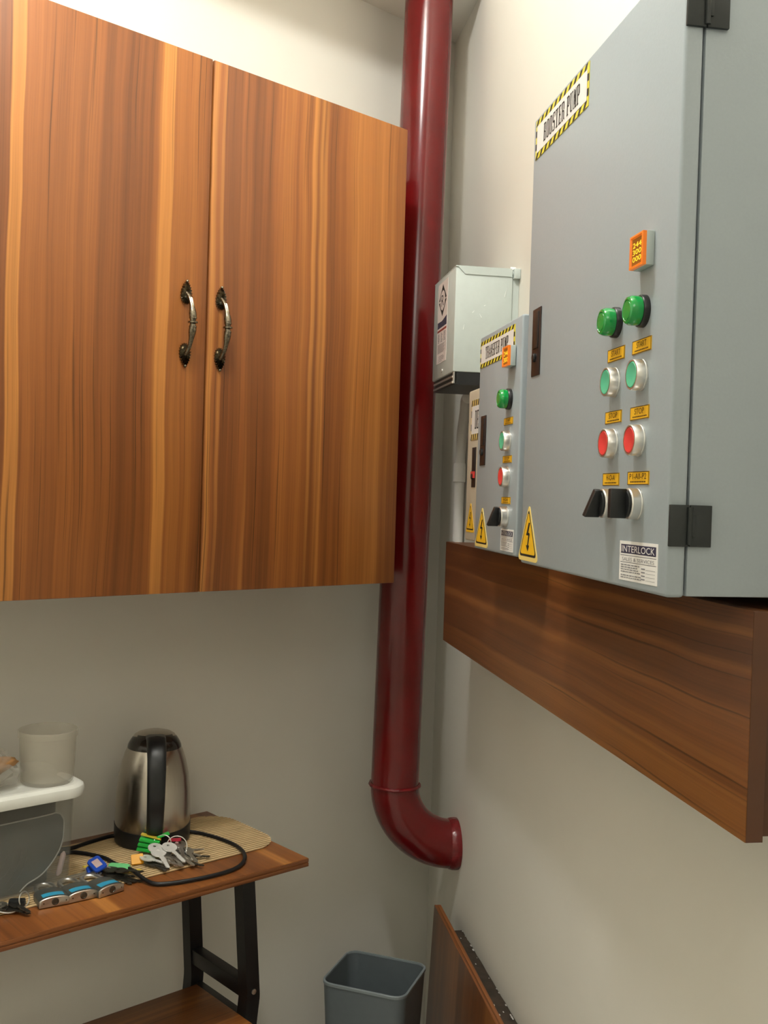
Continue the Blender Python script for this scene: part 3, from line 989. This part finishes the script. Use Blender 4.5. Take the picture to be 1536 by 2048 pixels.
# ------------------------------------------------------------------ table
TZ = 0.688
tb = thing('side_table', 'brown wood topped table with black metal legs below the wall cabinet', 'table', (-1.10, -.19, 0))
ox, oy = -1.10, -.19
bm = BM()
xl, xr, yf, yb = -1.62 - ox, -.6865 - ox, -.367 - oy, -.022 - oy
box(bm, xl, xr, yf, yb, TZ - .0155, TZ, .0012, 2)
obj('table_top', bm, M['top'], tb)
bm = BM()
box(bm, xl, xr, yf - .0012, yf + .0002, TZ - .0152, TZ - .0085, .0005)
box(bm, xl, xr, yf - .0012, yf + .0002, TZ - .0070, TZ - .0008, .0005)
obj('front_edge', bm, M['edge'], tb)
bm = BM(); box(bm, xl + .03, -.782 - ox, -.405 - oy, -.150 - oy, .384, .400, .001)
obj('lower_shelf', bm, M['shelf'], tb)


def bent_leg(x, ys, name='leg'):
    bm = BM()
    w, t = .028, .028
    prof = ys
    R = []
    for (y, z, k) in prof:
        R.append([Vector((x - t / 2, y - w / 2 * k, z)), Vector((x + t / 2, y - w / 2 * k, z)), Vector((x + t / 2, y + w / 2 * k, z)), Vector((x - t / 2, y + w / 2 * k, z))])
    rings(bm, R)
    o = obj(name, bm, M['blackmetal'], tb)
    return o


for lx in (-.760 - ox, -1.56 - ox):
    bent_leg(lx, [(-.265 - oy, TZ - .0157, 1), (-.2955 - oy, .432, 1.0), (-.2955 - oy, .424, 1.0), (-.235 - oy, 0.0, 1)])
    bent_leg(lx, [(-.072 - oy, TZ - .0157, 1), (-.104 - oy, .405, 1), (-.104 - oy, .395, 1), (-.060 - oy, 0.0, 1)])
    bm = BM(); box(bm, lx - .012, lx + .012, -.283 - oy, -.114 - oy, .424, .452, .001)
    obj('crossbar', bm, M['blackmetal'], tb)
    bm = BM(); box(bm, lx - .013, lx + .013, -.285 - oy, -.060 - oy, TZ - .024, TZ - .0157, .001)
    prism(bm, [(0, 0), (.018, 0), (0, -.018)], -.012, .012, Matrix.Translation((lx, -.252 - oy, TZ - .024)) @ Matrix.Rotation(PI / 2, 4, 'Z'))
    obj('top_rail', bm, M['blackmetal'], tb)
    bm = BM(); box(bm, lx - .012, lx + .012, -.276 - oy, -.116 - oy, .362, .3835, .001)
    obj('shelf_rail', bm, M['blackmetal'], tb)
bm = BM(); lathe(bm, [(.005, 0), (.005, .002), (.0004, .003)], 12, Matrix.Translation((-.760 - ox, -.3095 - oy, .440)) @ MY)
obj('bolt', bm, M['chrome'], tb)

# ------------------------------------------------------------------ placemat with reed slats
mt = thing('placemat', 'tan striped reed placemat with rounded corners lying on the table top', 'placemat', (-1.06, -.165, TZ))
MX0, MX1, MYf, MYb, MR = -1.46 + 1.06, -.676 + 1.06, -.2790 + .165, -.0490 + .165, .065


def mat_extent(y):
    d = 0.0
    if y > MYb - MR: d = MR - math.sqrt(max(0, MR ** 2 - (y - (MYb - MR)) ** 2))
    if y < MYf + MR: d = MR - math.sqrt(max(0, MR ** 2 - ((MYf + MR) - y) ** 2))
    return MX0 + d, MX1 - d


bm = BM()
lo_, hi_ = [], []
NS = 27
ys = [MYf + .002 + (MYb - MYf - .004) * k / 40 for k in range(41)]
poly = [(mat_extent(y)[1] - .002, y) for y in ys] + [(mat_extent(y)[0] + .002, y) for y in reversed(ys)]
rings(bm, [[Vector((x, y, .0003)) for x, y in poly], [Vector((x, y, .0012)) for x, y in poly]])
obj('backing', bm, M['mat_dark'], mt)
pitch = (MYb - MYf) / NS
for k in range(NS):
    y0 = MYf + pitch * k + pitch * .22; y1 = y0 + pitch * .52
    e0, e1 = mat_extent(y0), mat_extent(y1)
    bm = BM()
    a = [Vector((e0[0], y0, .0012)), Vector((e0[1], y0, .0012)), Vector((e1[1], y1, .0012)), Vector((e1[0], y1, .0012))]
    rings(bm, [a, [Vector((p.x, p.y, .0028)) for p in a]])
    obj('slat', bm, M['mat_light'], mt)
MZ = TZ + .0029

# ------------------------------------------------------------------ electric kettle
KX, KY = -.866, -.112
vd = Vector((-1.85 - KX, -1.83 - KY, 0)).normalized()
krot = math.atan2(vd.y, vd.x) + math.radians(3)
ke = thing('electric_kettle', 'stainless steel electric kettle with black handle and base on the placemat', 'kettle', (KX, KY, MZ), krot)
ke.scale = (1, 1, .968)
bm = BM()
SEG = 64


def base_top(a):     # the black base dips at the handle side and rises at the back
    return .030 + .014 * (1 - math.cos(a)) / 2


R = []
for (r, f, z0) in ((.0670, 0, .0), (.0700, 0, .003), (.0712, .5, 0), (.0712, 1, 0), (.0690, 1, .0)):
    R.append([Vector((r * math.cos(2 * PI * k / SEG), r * math.sin(2 * PI * k / SEG), z0 + f * base_top(2 * PI * k / SEG))) for k in range(SEG)])
rings(bm, R)
obj('base', bm, M['black'], ke)
bm = BM()
lathe(bm, [(.0700, .026), (.0705, .045), (.0700, .075), (.0688, .100), (.0655, .130), (.0600, .155), (.0540, .175), (.0490, .1855), (.0470, .1865)], 64)
obj('body', bm, M['steel'], ke)
bm = BM()
lathe(bm, [(.0505, .1835), (.0500, .187), (.0470, .194), (.0420, .2020), (.0330, .2085), (.0200, .2120), (.0005, .2130)], 48)
lid = obj('lid', bm, M['lidcap'], ke)
bm = BM()
lathe(bm, [(.0400, .2030), (.0380, .2062), (.0310, .2105), (.0190, .2138), (.0005, .2148)], 48, Matrix.Translation((-.004, 0, 0)))
obj('lid_cap', bm, M['steel'], lid)
hp = spline([(.030, 0, .2085), (.052, 0, .2080), (.078, 0, .195), (.096, 0, .165), (.100, 0, .120), (.094, 0, .080), (.084, 0, .050), (.072, 0, .030), (.068, 0, .018)], 6)
bm = BM()
R = []
for i, p in enumerate(hp):
    d = (hp[min(i + 1, len(hp) - 1)] - hp[max(i - 1, 0)]).normalized()
    nrm = Vector((0, 1, 0)).cross(d).normalized()
    t = i / (len(hp) - 1)
    w = .0185 - .0045 * t
    th = .0090 if t > .12 else .006
    R.append([p + Vector((0, 1, 0)) * (w * math.copysign(abs(math.cos(q)) ** .55, math.cos(q))) + nrm * (th * math.copysign(abs(math.sin(q)) ** .7, math.sin(q))) for q in [2 * PI * k / 20 for k in range(20)]])
rings(bm, R)
obj('handle', bm, M['black'], ke)
bm = BM()
prism(bm, [(-.012, -.014), (.012, -.014), (.004, .014), (-.004, .014)], 0, .022, Matrix.Translation((-.0500, 0, .172)) @ Matrix.Rotation(PI / 2, 4, 'Z') @ Matrix.Rotation(-.35, 4, 'X'))
obj('spout', bm, M['steel'], ke)
inv = Matrix.Rotation(-krot, 4, 'Z') @ Matrix.Translation((-KX, -KY, -MZ))
cz = MZ + .0036
cpts = [(-.800, -.128, cz + .002), (-.786, -.142, cz), (-.7785, -.1600, cz), (-.769, -.2000, cz), (-.767, -.2550, cz), (-.786, -.3068, cz), (-.8245, -.3380, cz - .002), (-.8844, -.3445, cz - .002), (-.9546, -.3308, cz - .002), (-.980, -.3085, cz - .001),
        (-.9834, -.2487, cz + .004), (-.9870, -.2000, cz), (-.9899, -.1554, cz), (-1.0162, -.1040, cz), (-1.045, -.0900, cz), (-1.060, -.074, cz), (-1.047, -.0680, cz), (-1.0105, -.0783, cz), (-.9844, -.0716, cz), (-.930, -.062, cz), (-.917, -.0700, cz + .001)]
bm = BM(); tube(bm, [inv @ p for p in spline(cpts, 7)], .0036, 10)
obj('power_cord', bm, M['rubber'], ke)


# ------------------------------------------------------------------ storage box with lid, tub and bag
BX0, BX1, BYf, BYb = -1.50, -1.085, -.2390, -.080
bxz = MZ
sb = thing('storage_box', 'clear plastic storage box with white lid at the left end of the table', 'box', ((BX0 + BX1) / 2, (BYf + BYb) / 2, bxz))
bw, bdp = BX1 - BX0, BYb - BYf


def rr3(w, d, r, z, n=6):
    return [Vector((x, y, z)) for x, y in rrect(0, 0, w, d, r, n)]


bm = BM()
rings(bm, [rr3(bw - .012, bdp - .012, .018, .0006), rr3(bw, bdp, .022, .004), rr3(bw + .010, bdp + .010, .026, .151), rr3(bw + .018, bdp + .018, .030, .1515), rr3(bw + .018, bdp + .018, .030, .159), rr3(bw + .007, bdp + .007, .024, .159), rr3(bw - .004, bdp - .004, .020, .006), rr3(bw - .016, bdp - .016, .016, .0028)])
obj('body', bm, M['clearbox'], sb)
bm = BM()
rings(bm, [rr3(bw + .030, bdp + .026, .034, .1515), rr3(bw + .042, bdp + .034, .040, .1530), rr3(bw + .046, bdp + .038, .042, .162), rr3(bw + .042, bdp + .034, .040, .1690), rr3(bw + .028, bdp + .022, .034, .1735), rr3(bw + .012, bdp + .006, .028, .1735), rr3(bw + .002, bdp - .004, .023, .1695), rr3(bw, bdp - .006, .022, .1690)])
obj('lid', bm, M['lid'], sb)
# contents: a dark lidded food tray seen through the wall
LZ = bxz + .1690
tyc = -.1590
tray = thing('food_tray', 'dark plastic tray standing inside the clear storage box', 'tray', (-1.283, -.1530, bxz + .0032))
bm = BM()
rings(bm, [rr3(.350, .100, .02, .0), rr3(.362, .108, .03, .095), rr3(.374, .120, .03, .110), rr3(.374, .120, .03, .136), rr3(.340, .100, .03, .140)])
obj('tray_body', bm, M['discdark2'], tray)
fy = BYf - tyc
disc = thing('clear_food_lid', 'clear grey domed plastic lid standing against the inside of the storage box front', 'lid', (-1.255, BYf + .0145, bxz + .0035))
pr = [(-.20, .0), (.086, .0), (.098, .010), (.123, .021), (.1456, .045), (.1575, .072), (.1585, .104), (.153, .115), (.1436, .119), (.10, .117), (-.20, .112)]
bm = BM(); prism(bm, pr, .0030, .0055)
obj('lid_panel', bm, M['discdark'], disc)
bm = BM(); tube(bm, spline([(x, .0014, z + .0012) for x, z in pr[1:]], 5), .0012, 6)
obj('lid_rim', bm, M['clearline'], disc)
for k in range(5):
    bm = BM()
    r = .085 - .012 * k
    tube(bm, [(.018 + r * math.cos(math.radians(a)) * .95, .0018, .075 + r * math.sin(math.radians(a))) for a in range(-52, -2, 6)], .0007, 5)
    obj('ridge', bm, M['discdark'], disc)
pk = thing('wrapped_stick', 'small pale pink wrapped stick upright inside the storage box corner', 'packet', (-1.0950, -.2080, bxz + .004))
bm = BM(); tube(bm, [(-.010, -.012, .012), (-.007, -.012, .016), (.001, -.011, .046), (.002, -.011, .050)], [.0015, .0045, .0045, .0015], 10)
obj('wrapper', bm, M['pinkitem'], pk)

tubx, tuby = -1.113, -.190
tu = thing('plastic_tub', 'empty frosted round plastic tub standing on the white box lid', 'tub', (tubx, tuby, LZ + .0005))
prof_o = [(.0400, .0), (.0425, .003), (.0445, .030), (.0458, .064), (.0464, .077), (.0486, .078), (.0490, .088), (.0476, .089), (.0464, .0885), (.0452, .077), (.0432, .030), (.0408, .006), (.0005, .005)]
bm = BM(); lathe(bm, prof_o, 48, cap1=True)
obj('tub_wall', bm, M['tubplastic'], tu)

bg = thing('plastic_bag', 'crumpled clear plastic bag with a tan item on the box lid edge', 'bag', (-1.245, -.185, LZ + .0004))
bm = BM()
bmesh.ops.create_icosphere(bm, subdivisions=4, radius=1.0)
rg = random.Random(11)
ph = [rg.uniform(0, 6.28) for _ in range(8)]
for v in bm.verts:
    p = v.co.copy()
    w = 1 + .10 * math.sin(7 * p.x + ph[0] + 4 * p.z) + .08 * math.sin(11 * p.y + ph[1] - 6 * p.x) + .06 * math.sin(17 * p.z + ph[2] + 9 * p.y) + .04 * math.sin(23 * p.x + ph[3])
    v.co = Vector((p.x * .078 * w, p.y * .048 * w, max(0.0, .034 + p.z * .046 * w)))
bag_bm = bm
obj('film', bag_bm, M['bag'], bg, sharp=25)
bm = BM()
bmesh.ops.create_icosphere(bm, subdivisions=3, radius=1.0)
for v in bm.verts:
    p = v.co.copy()
    w = 1 + .08 * math.sin(9 * p.x + 3 * p.z) + .05 * math.sin(14 * p.y)
    v.co = Vector((p.x * .062 * w + .012, p.y * .022 * w - .012, .034 + p.z * .016 * w + p.x * .012))
obj('tan_item', bm, M['bread'], bg, 'tan bread-like item inside the bag')


# ------------------------------------------------------------------ padlocks
def padlock(x, y, rz, label, first=None):
    t = thing('padlock', label, 'padlock', (x, y, MZ if y > -.25 else TZ + .0006), rz, 'padlocks along the table edge')
    bm = BM()
    # body: arched cross-section in x,z, long in y
    n = 12
    top = [(.0245 * math.cos(PI * k / n), .0105 + .0062 * math.sin(PI * k / n)) for k in range(n + 1)]
    poly = top + [(-.0240, .0005), (.0240, .0005)]
    a0 = [Vector((x_, 0, z_)) for x_, z_ in poly]
    a1 = [Vector((x_, .036, z_ * .98)) for x_, z_ in poly]
    a2 = [Vector((x_ * .86, .042, .001 + z_ * .9)) for x_, z_ in poly]
    rings(bm, [a0, a1, a2])
    obj('body', bm, M['padlock_dark'], t)
    bm = BM()
    f0 = [Vector((x_ * .99, -.0008, .0085 + (z_ - .0085) * .99)) for x_, z_ in poly]
    f1 = [Vector((x_ * .94, -.0016, .0085 + (z_ - .0085) * .90)) for x_, z_ in poly]
    rings(bm, [[Vector((p.x, .0004, p.z)) for p in f0], f0, f1])
    fc = obj('key_face', bm, M['padlock'], t, 'bright nickel key face')
    bm = BM(); lathe(bm, [(.0058, 0), (.0058, .0010), (.0044, .0014), (.0040, .0006), (.0004, .0006)], 20, Matrix.Translation((.001, -.0014, .0088)) @ MY)
    obj('key_barrel', bm, M['keydark'], fc)
    for sx in (-.017, .0185):
        bm = BM(); lathe(bm, [(.0012, 0), (.0012, .0004), (.0002, .0004)], 8, Matrix.Translation((sx, -.0015, .0080)) @ MY)
        obj('pin', bm, M['keydark'], fc)
    bm = BM()
    pts = [(.0175 * math.cos(PI * k / n), .0105 + .0062 * math.sin(PI * k / n)) for k in range(2, n - 1)]
    a = []
    for k in range(3, n - 2):
        q = PI * k / n
        a.append((.0238 * math.cos(q), .0107 + .0064 * math.sin(q)))
    r0 = [bm.verts.new((x_, .0045, z_)) for x_, z_ in a]; r1 = [bm.verts.new((x_, .0185, z_ * .995)) for x_, z_ in a]
    for k in range(len(a) - 1):
        bm.faces.new((r0[k], r0[k + 1], r1[k + 1], r1[k]))
    obj('sticker', bm, M['cyan'], t, 'blue sticker on the lock body')
    bm = BM()
    tube(bm, spline([(-.0145, .040, .0085), (-.0145, .062, .0085), (-.010, .074, .0085), (0, .079, .0085), (.010, .074, .0085), (.0145, .062, .0085), (.0145, .040, .0085)], 5), .0038, 12)
    obj('shackle', bm, M['chrome'], t)
    return t


padlock(-1.1430, -.2960, math.radians(-10), 'silver padlock with blue sticker, nearest the left edge of the table')
padlock(-1.0975, -.3010, math.radians(-4), 'silver padlock with blue sticker, between its two neighbours in the row')
padlock(-1.0500, -.3065, math.radians(6), 'silver padlock with blue sticker, nearest the kettle cord')


# ------------------------------------------------------------------ keys
def key_mesh(L=.052, bow=.0115, oval=1.0):
    bm = BM()
    outer = [Vector((bow * oval * math.cos(2 * PI * k / 20), bow * math.sin(2 * PI * k / 20), 0)) for k in range(20)]
    hole = [Vector((-.0045 + .0028 * math.cos(2 * PI * k / 20), .0028 * math.sin(2 * PI * k / 20), 0)) for k in range(20)]
    up = Vector((0, 0, .0018))
    rings(bm, [outer, [p + up for p in outer], [p + up for p in hole], hole], closed=True)
    blade = [(bow * .85, -.0038), (bow + .003, -.0045)]
    x = bow + .004
    rg = random.Random(int(L * 1e5))
    while x < L - bow - .004:
        blade += [(x, -.0036), (x + .0014, -.0036 + rg.uniform(.0012, .003)), (x + .0026, -.0036)]
        x += .0038
    blade += [(L - bow - .002, -.0012), (L - bow, .0012), (L - bow - .003, .0036), (bow * .85, .0038)]
    rings(bm, [[Vector((a, b, .0003)) for a, b in blade], [Vector((a, b, .0017)) for a, b in blade]])
    return finish(bm)


KEY_A, KEY_B, KEY_C = key_mesh(.064, .0138), key_mesh(.057, .0122, 1.15), key_mesh(.050, .0105)


def copy_mesh_mat(me, mat):
    m = me.copy(); m.materials.clear(); m.materials.append(mat); return m


KM = {(i, n): copy_mesh_mat(me, M[n]) for i, me in enumerate((KEY_A, KEY_B, KEY_C)) for n in ('keywhite', 'keysteel', 'keydark')}


def put(name, me, parent, loc, rz, pitch=0.0, roll=0.0, mat=None, label=None):
    o = bpy.data.objects.new(name, me)
    if mat is not None and not me.materials: me.materials.append(mat)
    link(o, parent)
    o.rotation_euler = (roll, pitch, rz)
    o.location = loc
    if label: o['label'] = label
    return o


def fob_mesh(L, W, T, r, hole=True):
    bm = BM()
    P = rrect(L / 2, 0, L, W, r, 4)
    rings(bm, [[Vector((x, y, 0)) for x, y in P], [Vector((x, y, T * .2)) for x, y in P], [Vector((x, y, T)) for x, y in [(L / 2 + (x - L / 2) * .94, y * .94) for x, y in P]]])
    return finish(bm)


# the view direction on the table: towards the camera is roughly (-.49,-.87); image right is (.87,-.49)
ER = Vector((.742, -.670, 0)); EF = Vector((-.670, -.742, 0))


def W2(px, f):            # local offset: px metres to image right, f metres towards camera
    return ER * px + EF * f


ANG0 = math.atan2(ER.y, ER.x)


def ka(deg):              # direction on the table plane: 0 = image right, 90 = away from camera
    return ANG0 + math.radians(deg)


kb = thing('key_bunch', 'large bunch of silver keys with green tags lying in front of the kettle', 'keys', (-.925, -.205, MZ), 0, 'key bunches on the table')
bm = BM(); tube(bm, [(.016 * math.cos(2 * PI * k / 24), .016 * math.sin(2 * PI * k / 24), .004 * math.sin(4 * PI * k / 24)) for k in range(24)], .0010, 6, closed=True)
rg1 = obj('key_ring', bm, M['chrome'], kb); rg1.location = W2(.020, -.018) + Vector((0, 0, .022)); rg1.rotation_euler = (1.0, 0, ka(20))
bm = BM(); tube(bm, [(.019 * math.cos(2 * PI * k / 24), .019 * math.sin(2 * PI * k / 24), 0) for k in range(24)], .0009, 6, closed=True)
rg2 = obj('key_ring', bm, M['chrome'], kb); rg2.location = W2(.046, -.020) + Vector((0, 0, .017)); rg2.rotation_euler = (1.25, 0, ka(0))
# green key tags, stacked like a fan at the left
for k in range(4):
    m = fob_mesh(.038, .014 if k < 3 else .008, .0048 if k < 3 else .0022, .0016)
    put('key_tag', m, kb, W2(.012 + .0015 * k, -.016 - .003 * k) + Vector((0, 0, .0075 + .0068 * k)), ka(176 + 3 * k), pitch=-.10 - .05 * k, roll=-.10, mat=M['greenfob' if k < 3 else 'yellowfob'], label='yellow plastic key tag' if k == 3 else 'green plastic key tag')
put('key_tag', fob_mesh(.024, .010, .003, .002), kb, W2(.008, -.026) + Vector((0, 0, .030)), ka(20), pitch=-.25, mat=M['greenfob'], label='green plastic key tag')
put('key_tag', fob_mesh(.024, .009, .003, .002), kb, W2(.028, -.030) + Vector((0, 0, .024)), ka(5), pitch=-.05, mat=M['redfob'], label='red plastic key tag')
put('key_tag', fob_mesh(.022, .020, .0028, .002), kb, W2(-.004, .022) + Vector((0, 0, .009)), ka(196), pitch=.10, roll=-.7, mat=M['orangefob'], label='orange plastic key tag')
spec = [(0, 'keywhite', .012, .000, -52, .020, .30), (0, 'keywhite', .036, -.004, -44, .021, .30), (1, 'keywhite', .003, .024, -18, .010, .12),
        (1, 'keysteel', .022, .004, -60, .014, .20), (0, 'keysteel', .028, .004, -50, .012, .18), (0, 'keysteel', .044, -.012, -38, .016, .22),
        (1, 'keydark', .052, -.008, -30, .014, .2), (2, 'keysteel', .056, -.014, -12, .012, .18), (1, 'keysteel', .060, .004, -50, .008, .1),
        (2, 'keysteel', .048, .010, -58, .008, .1), (1, 'keydark', .012, .030, -35, .004, .02), (2, 'keydark', .020, .036, -50, .003, .0),
        (1, 'keydark', .064, .016, -22, .004, .04), (2, 'keydark', .070, -.006, 8, .005, .05), (2, 'keysteel', .060, -.020, 30, .010, .1), (1, 'keysteel', .034, .026, -30, .006, .0), (0, 'keywhite', .020, .012, -56, .017, .28), (2, 'keysteel', .052, -.022, -70, .020, .3), (1, 'keysteel', .066, -.012, -55, .012, .15)]
for (i, mn, a, f, dg, z, pt) in spec:
    put('key', KM[(i, mn)], kb, W2(a, f) + Vector((0, 0, z)), ka(dg), pitch=pt)

kb2 = thing('key_bunch', 'bunch of keys with blue and pale green tags behind the padlocks', 'keys', (-1.022, -.225, MZ), 0, 'key bunches on the table')
bm = BM(); tube(bm, [(.014 * math.cos(2 * PI * k / 24), .014 * math.sin(2 * PI * k / 24), 0) for k in range(24)], .0009, 6, closed=True)
r3 = obj('key_ring', bm, M['chrome'], kb2); r3.location = W2(.004, .006) + Vector((0, 0, .007)); r3.rotation_euler = (.4, 0, 0)
t1 = put('key_tag', fob_mesh(.030, .019, .003, .005), kb2, W2(-.028, .006) + Vector((0, 0, .006)), ka(40), pitch=.0, roll=.75, mat=M['bluefob'], label='blue plastic key tag')
t2 = put('key_tag', fob_mesh(.034, .024, .003, .006), kb2, W2(-.024, -.010) + Vector((0, 0, .023)), ka(-42), pitch=.32, roll=.35, mat=M['bluefob'], label='blue plastic key tag with a paper insert')
bm = BM(); box(bm, .008, .026, -.006, .006, .0030, .0034)
obj('paper_insert', bm, M['pinkitem'], t2)
put('key_tag', fob_mesh(.040, .013, .003, .005), kb2, W2(.002, -.018) + Vector((0, 0, .008)), ka(-6), roll=.5, mat=M['mintfob'], label='pale green plastic key tag')
put('key_tag', fob_mesh(.036, .011, .003, .004), kb2, W2(-.006, -.020) + Vector((0, 0, .006)), ka(190), roll=.3, mat=M['yellowfob'], label='yellow plastic key tag')
put('key_tag', fob_mesh(.022, .008, .003, .003), kb2, W2(.040, -.008) + Vector((0, 0, .003)), ka(15), mat=M['yellowfob'], label='yellow plastic key tag')
for (i, mn, a, f, dg, z) in ((1, 'keydark', .012, .004, -10, .004), (0, 'keydark', .016, .010, -22, .002), (1, 'keydark', .010, -.002, 8, .008), (2, 'keydark', .024, .014, -35, .001), (2, 'keysteel', -.012, .010, 200, .003), (1, 'keysteel', -.020, .000, 215, .005), (2, 'keydark', .030, .006, 4, .010), (2, 'keydark', .034, .016, -12, .001)):
    put('key', KM[(i, mn)], kb2, W2(a, f) + Vector((0, 0, z)), ka(dg), pitch=.06)

kb3 = thing('key_bunch', 'small dark key bunch on a steel ring at the table edge left of padlocks', 'keys', (-1.200, -.268, MZ), 0, 'key bunches on the table')
bm = BM(); tube(bm, [(.0165 * math.cos(2 * PI * k / 28), .0165 * math.sin(2 * PI * k / 28), 0) for k in range(28)], .0012, 8, closed=True)
r4 = obj('key_ring', bm, M['chrome'], kb3); r4.location = W2(-.004, .012) + Vector((0, 0, .005)); r4.rotation_euler = (.10, .12, 0)
bm = BM(); tube(bm, [(.0115 * math.cos(2 * PI * k / 24), .0115 * math.sin(2 * PI * k / 24), 0) for k in range(24)], .0010, 8, closed=True)
r5 = obj('key_ring', bm, M['chrome'], kb3); r5.location = W2(.016, -.008) + Vector((0, 0, .012)); r5.rotation_euler = (1.35, 0, ka(70))
put('key_tag', fob_mesh(.026, .013, .008, .003), kb3, W2(-.008, -.006) + Vector((0, 0, .003)), ka(8), mat=M['black'], label='black plastic key tag')
for (i, mn, a, f, dg, z) in ((2, 'keydark', .000, .010, -20, .003), (2, 'keydark', -.012, .014, 175, .004), (1, 'keysteel', -.020, .006, 190, .006), (2, 'keydark', .006, .000, -40, .006)):
    put('key', KM[(i, mn)], kb3, W2(a, f) + Vector((0, 0, z)), ka(dg), pitch=.05)

# ------------------------------------------------------------------ waste bin
bc = Vector(((-.534 - .391 - .302 - .455) / 4, (-.225 - .150 - .306 - .388) / 4, 0))
bn = thing('waste_bin', 'slate grey open rectangular plastic waste bin in the corner', 'bin', bc, math.radians(-62.0))
bm = BM()
w, d, h = .180, .163, .360
kb_ = .80
rings(bm, [rr3(w * kb_, d * kb_, .020, 0.0005), rr3(w, d, .024, h - .004)] + [rr3(w - .005, d - .005, .022, h - .004), rr3(w * kb_ - .005, d * kb_ - .005, .018, .004)])
obj('bin_body', bm, M['bin'], bn)
bm = BM()
rings(bm, [rr3(w + .0030, d + .0030, .0255, h - .006), rr3(w + .0034, d + .0034, .0255, h - .001), rr3(w + .001, d + .001, .0245, h), rr3(w - .005, d - .005, .022, h), rr3(w - .006, d - .006, .022, h - .004)], False, False)
obj('rim', bm, M['bin_rim'], bn)

# ------------------------------------------------------------------ loose boards on the right wall
lb = thing('wood_board', 'loose brown wood board standing upright against the wall beside the bin', 'board', RW(.2925, .0672, 0), ROT_R)
tilt = math.radians(2.35)
bm = BM(); box(bm, 0, 1.15, 0, .0155, 0, .4325, .0005)
bmesh.ops.transform(bm, matrix=Matrix.Rotation(-tilt, 4, 'X'), verts=bm.verts[:])
obj('board_face', bm, M['lean'], lb)
bm = BM(); box(bm, .0004, 1.1496, .0004, .0060, .4326, .4334); box(bm, .0004, 1.1496, .0072, .0151, .4326, .4334)
bmesh.ops.transform(bm, matrix=Matrix.Rotation(-tilt, 4, 'X'), verts=bm.verts[:])
obj('edge_band', bm, M['lean_edge'], lb)

dk = thing('dark_plank', 'grimy dark plank standing against the wall behind the loose wood board', 'plank', RW(.365, 0, 0), ROT_R)
bm = BM()
nseg = 40
R = []
rg = random.Random(9)
for k in range(nseg + 1):
    x = 1.05 * k / nseg
    zt = .404 + .030 * k / nseg + rg.uniform(-.0012, .0012)
    e = rg.uniform(-.0012, .0012)
    R.append([Vector((x, -.0290, 0)), Vector((x, -.0006, 0)), Vector((x, -.0006, zt)), Vector((x, -.0275 + e, zt + e)), Vector((x, -.0290, zt - .002))])
rings(bm, R)
obj('plank_body', bm, M['dark_wood'], dk)
bm = BM()
for k in range(26):
    x = rg.uniform(0.004, .5) ** 1.0
    zt = .404 + .030 * x / 1.05 + .0016
    y = rg.choice((-.0015, -.002, -.004, -.024, -.014)) 
    s = rg.uniform(.001, .0032)
    bm.faces.new([bm.verts.new((x + s * 1.8 * math.cos(q) , y + s * .7 * math.sin(q) - .001, zt)) for q in (0, 1.1, 2.2, 3.3, 4.5, 5.4)])
obj('paint_flecks', bm, M['pvc'], dk, kind='stuff')

for o in bpy.data.objects:
    if o.type == 'EMPTY':
        o.hide_render = False
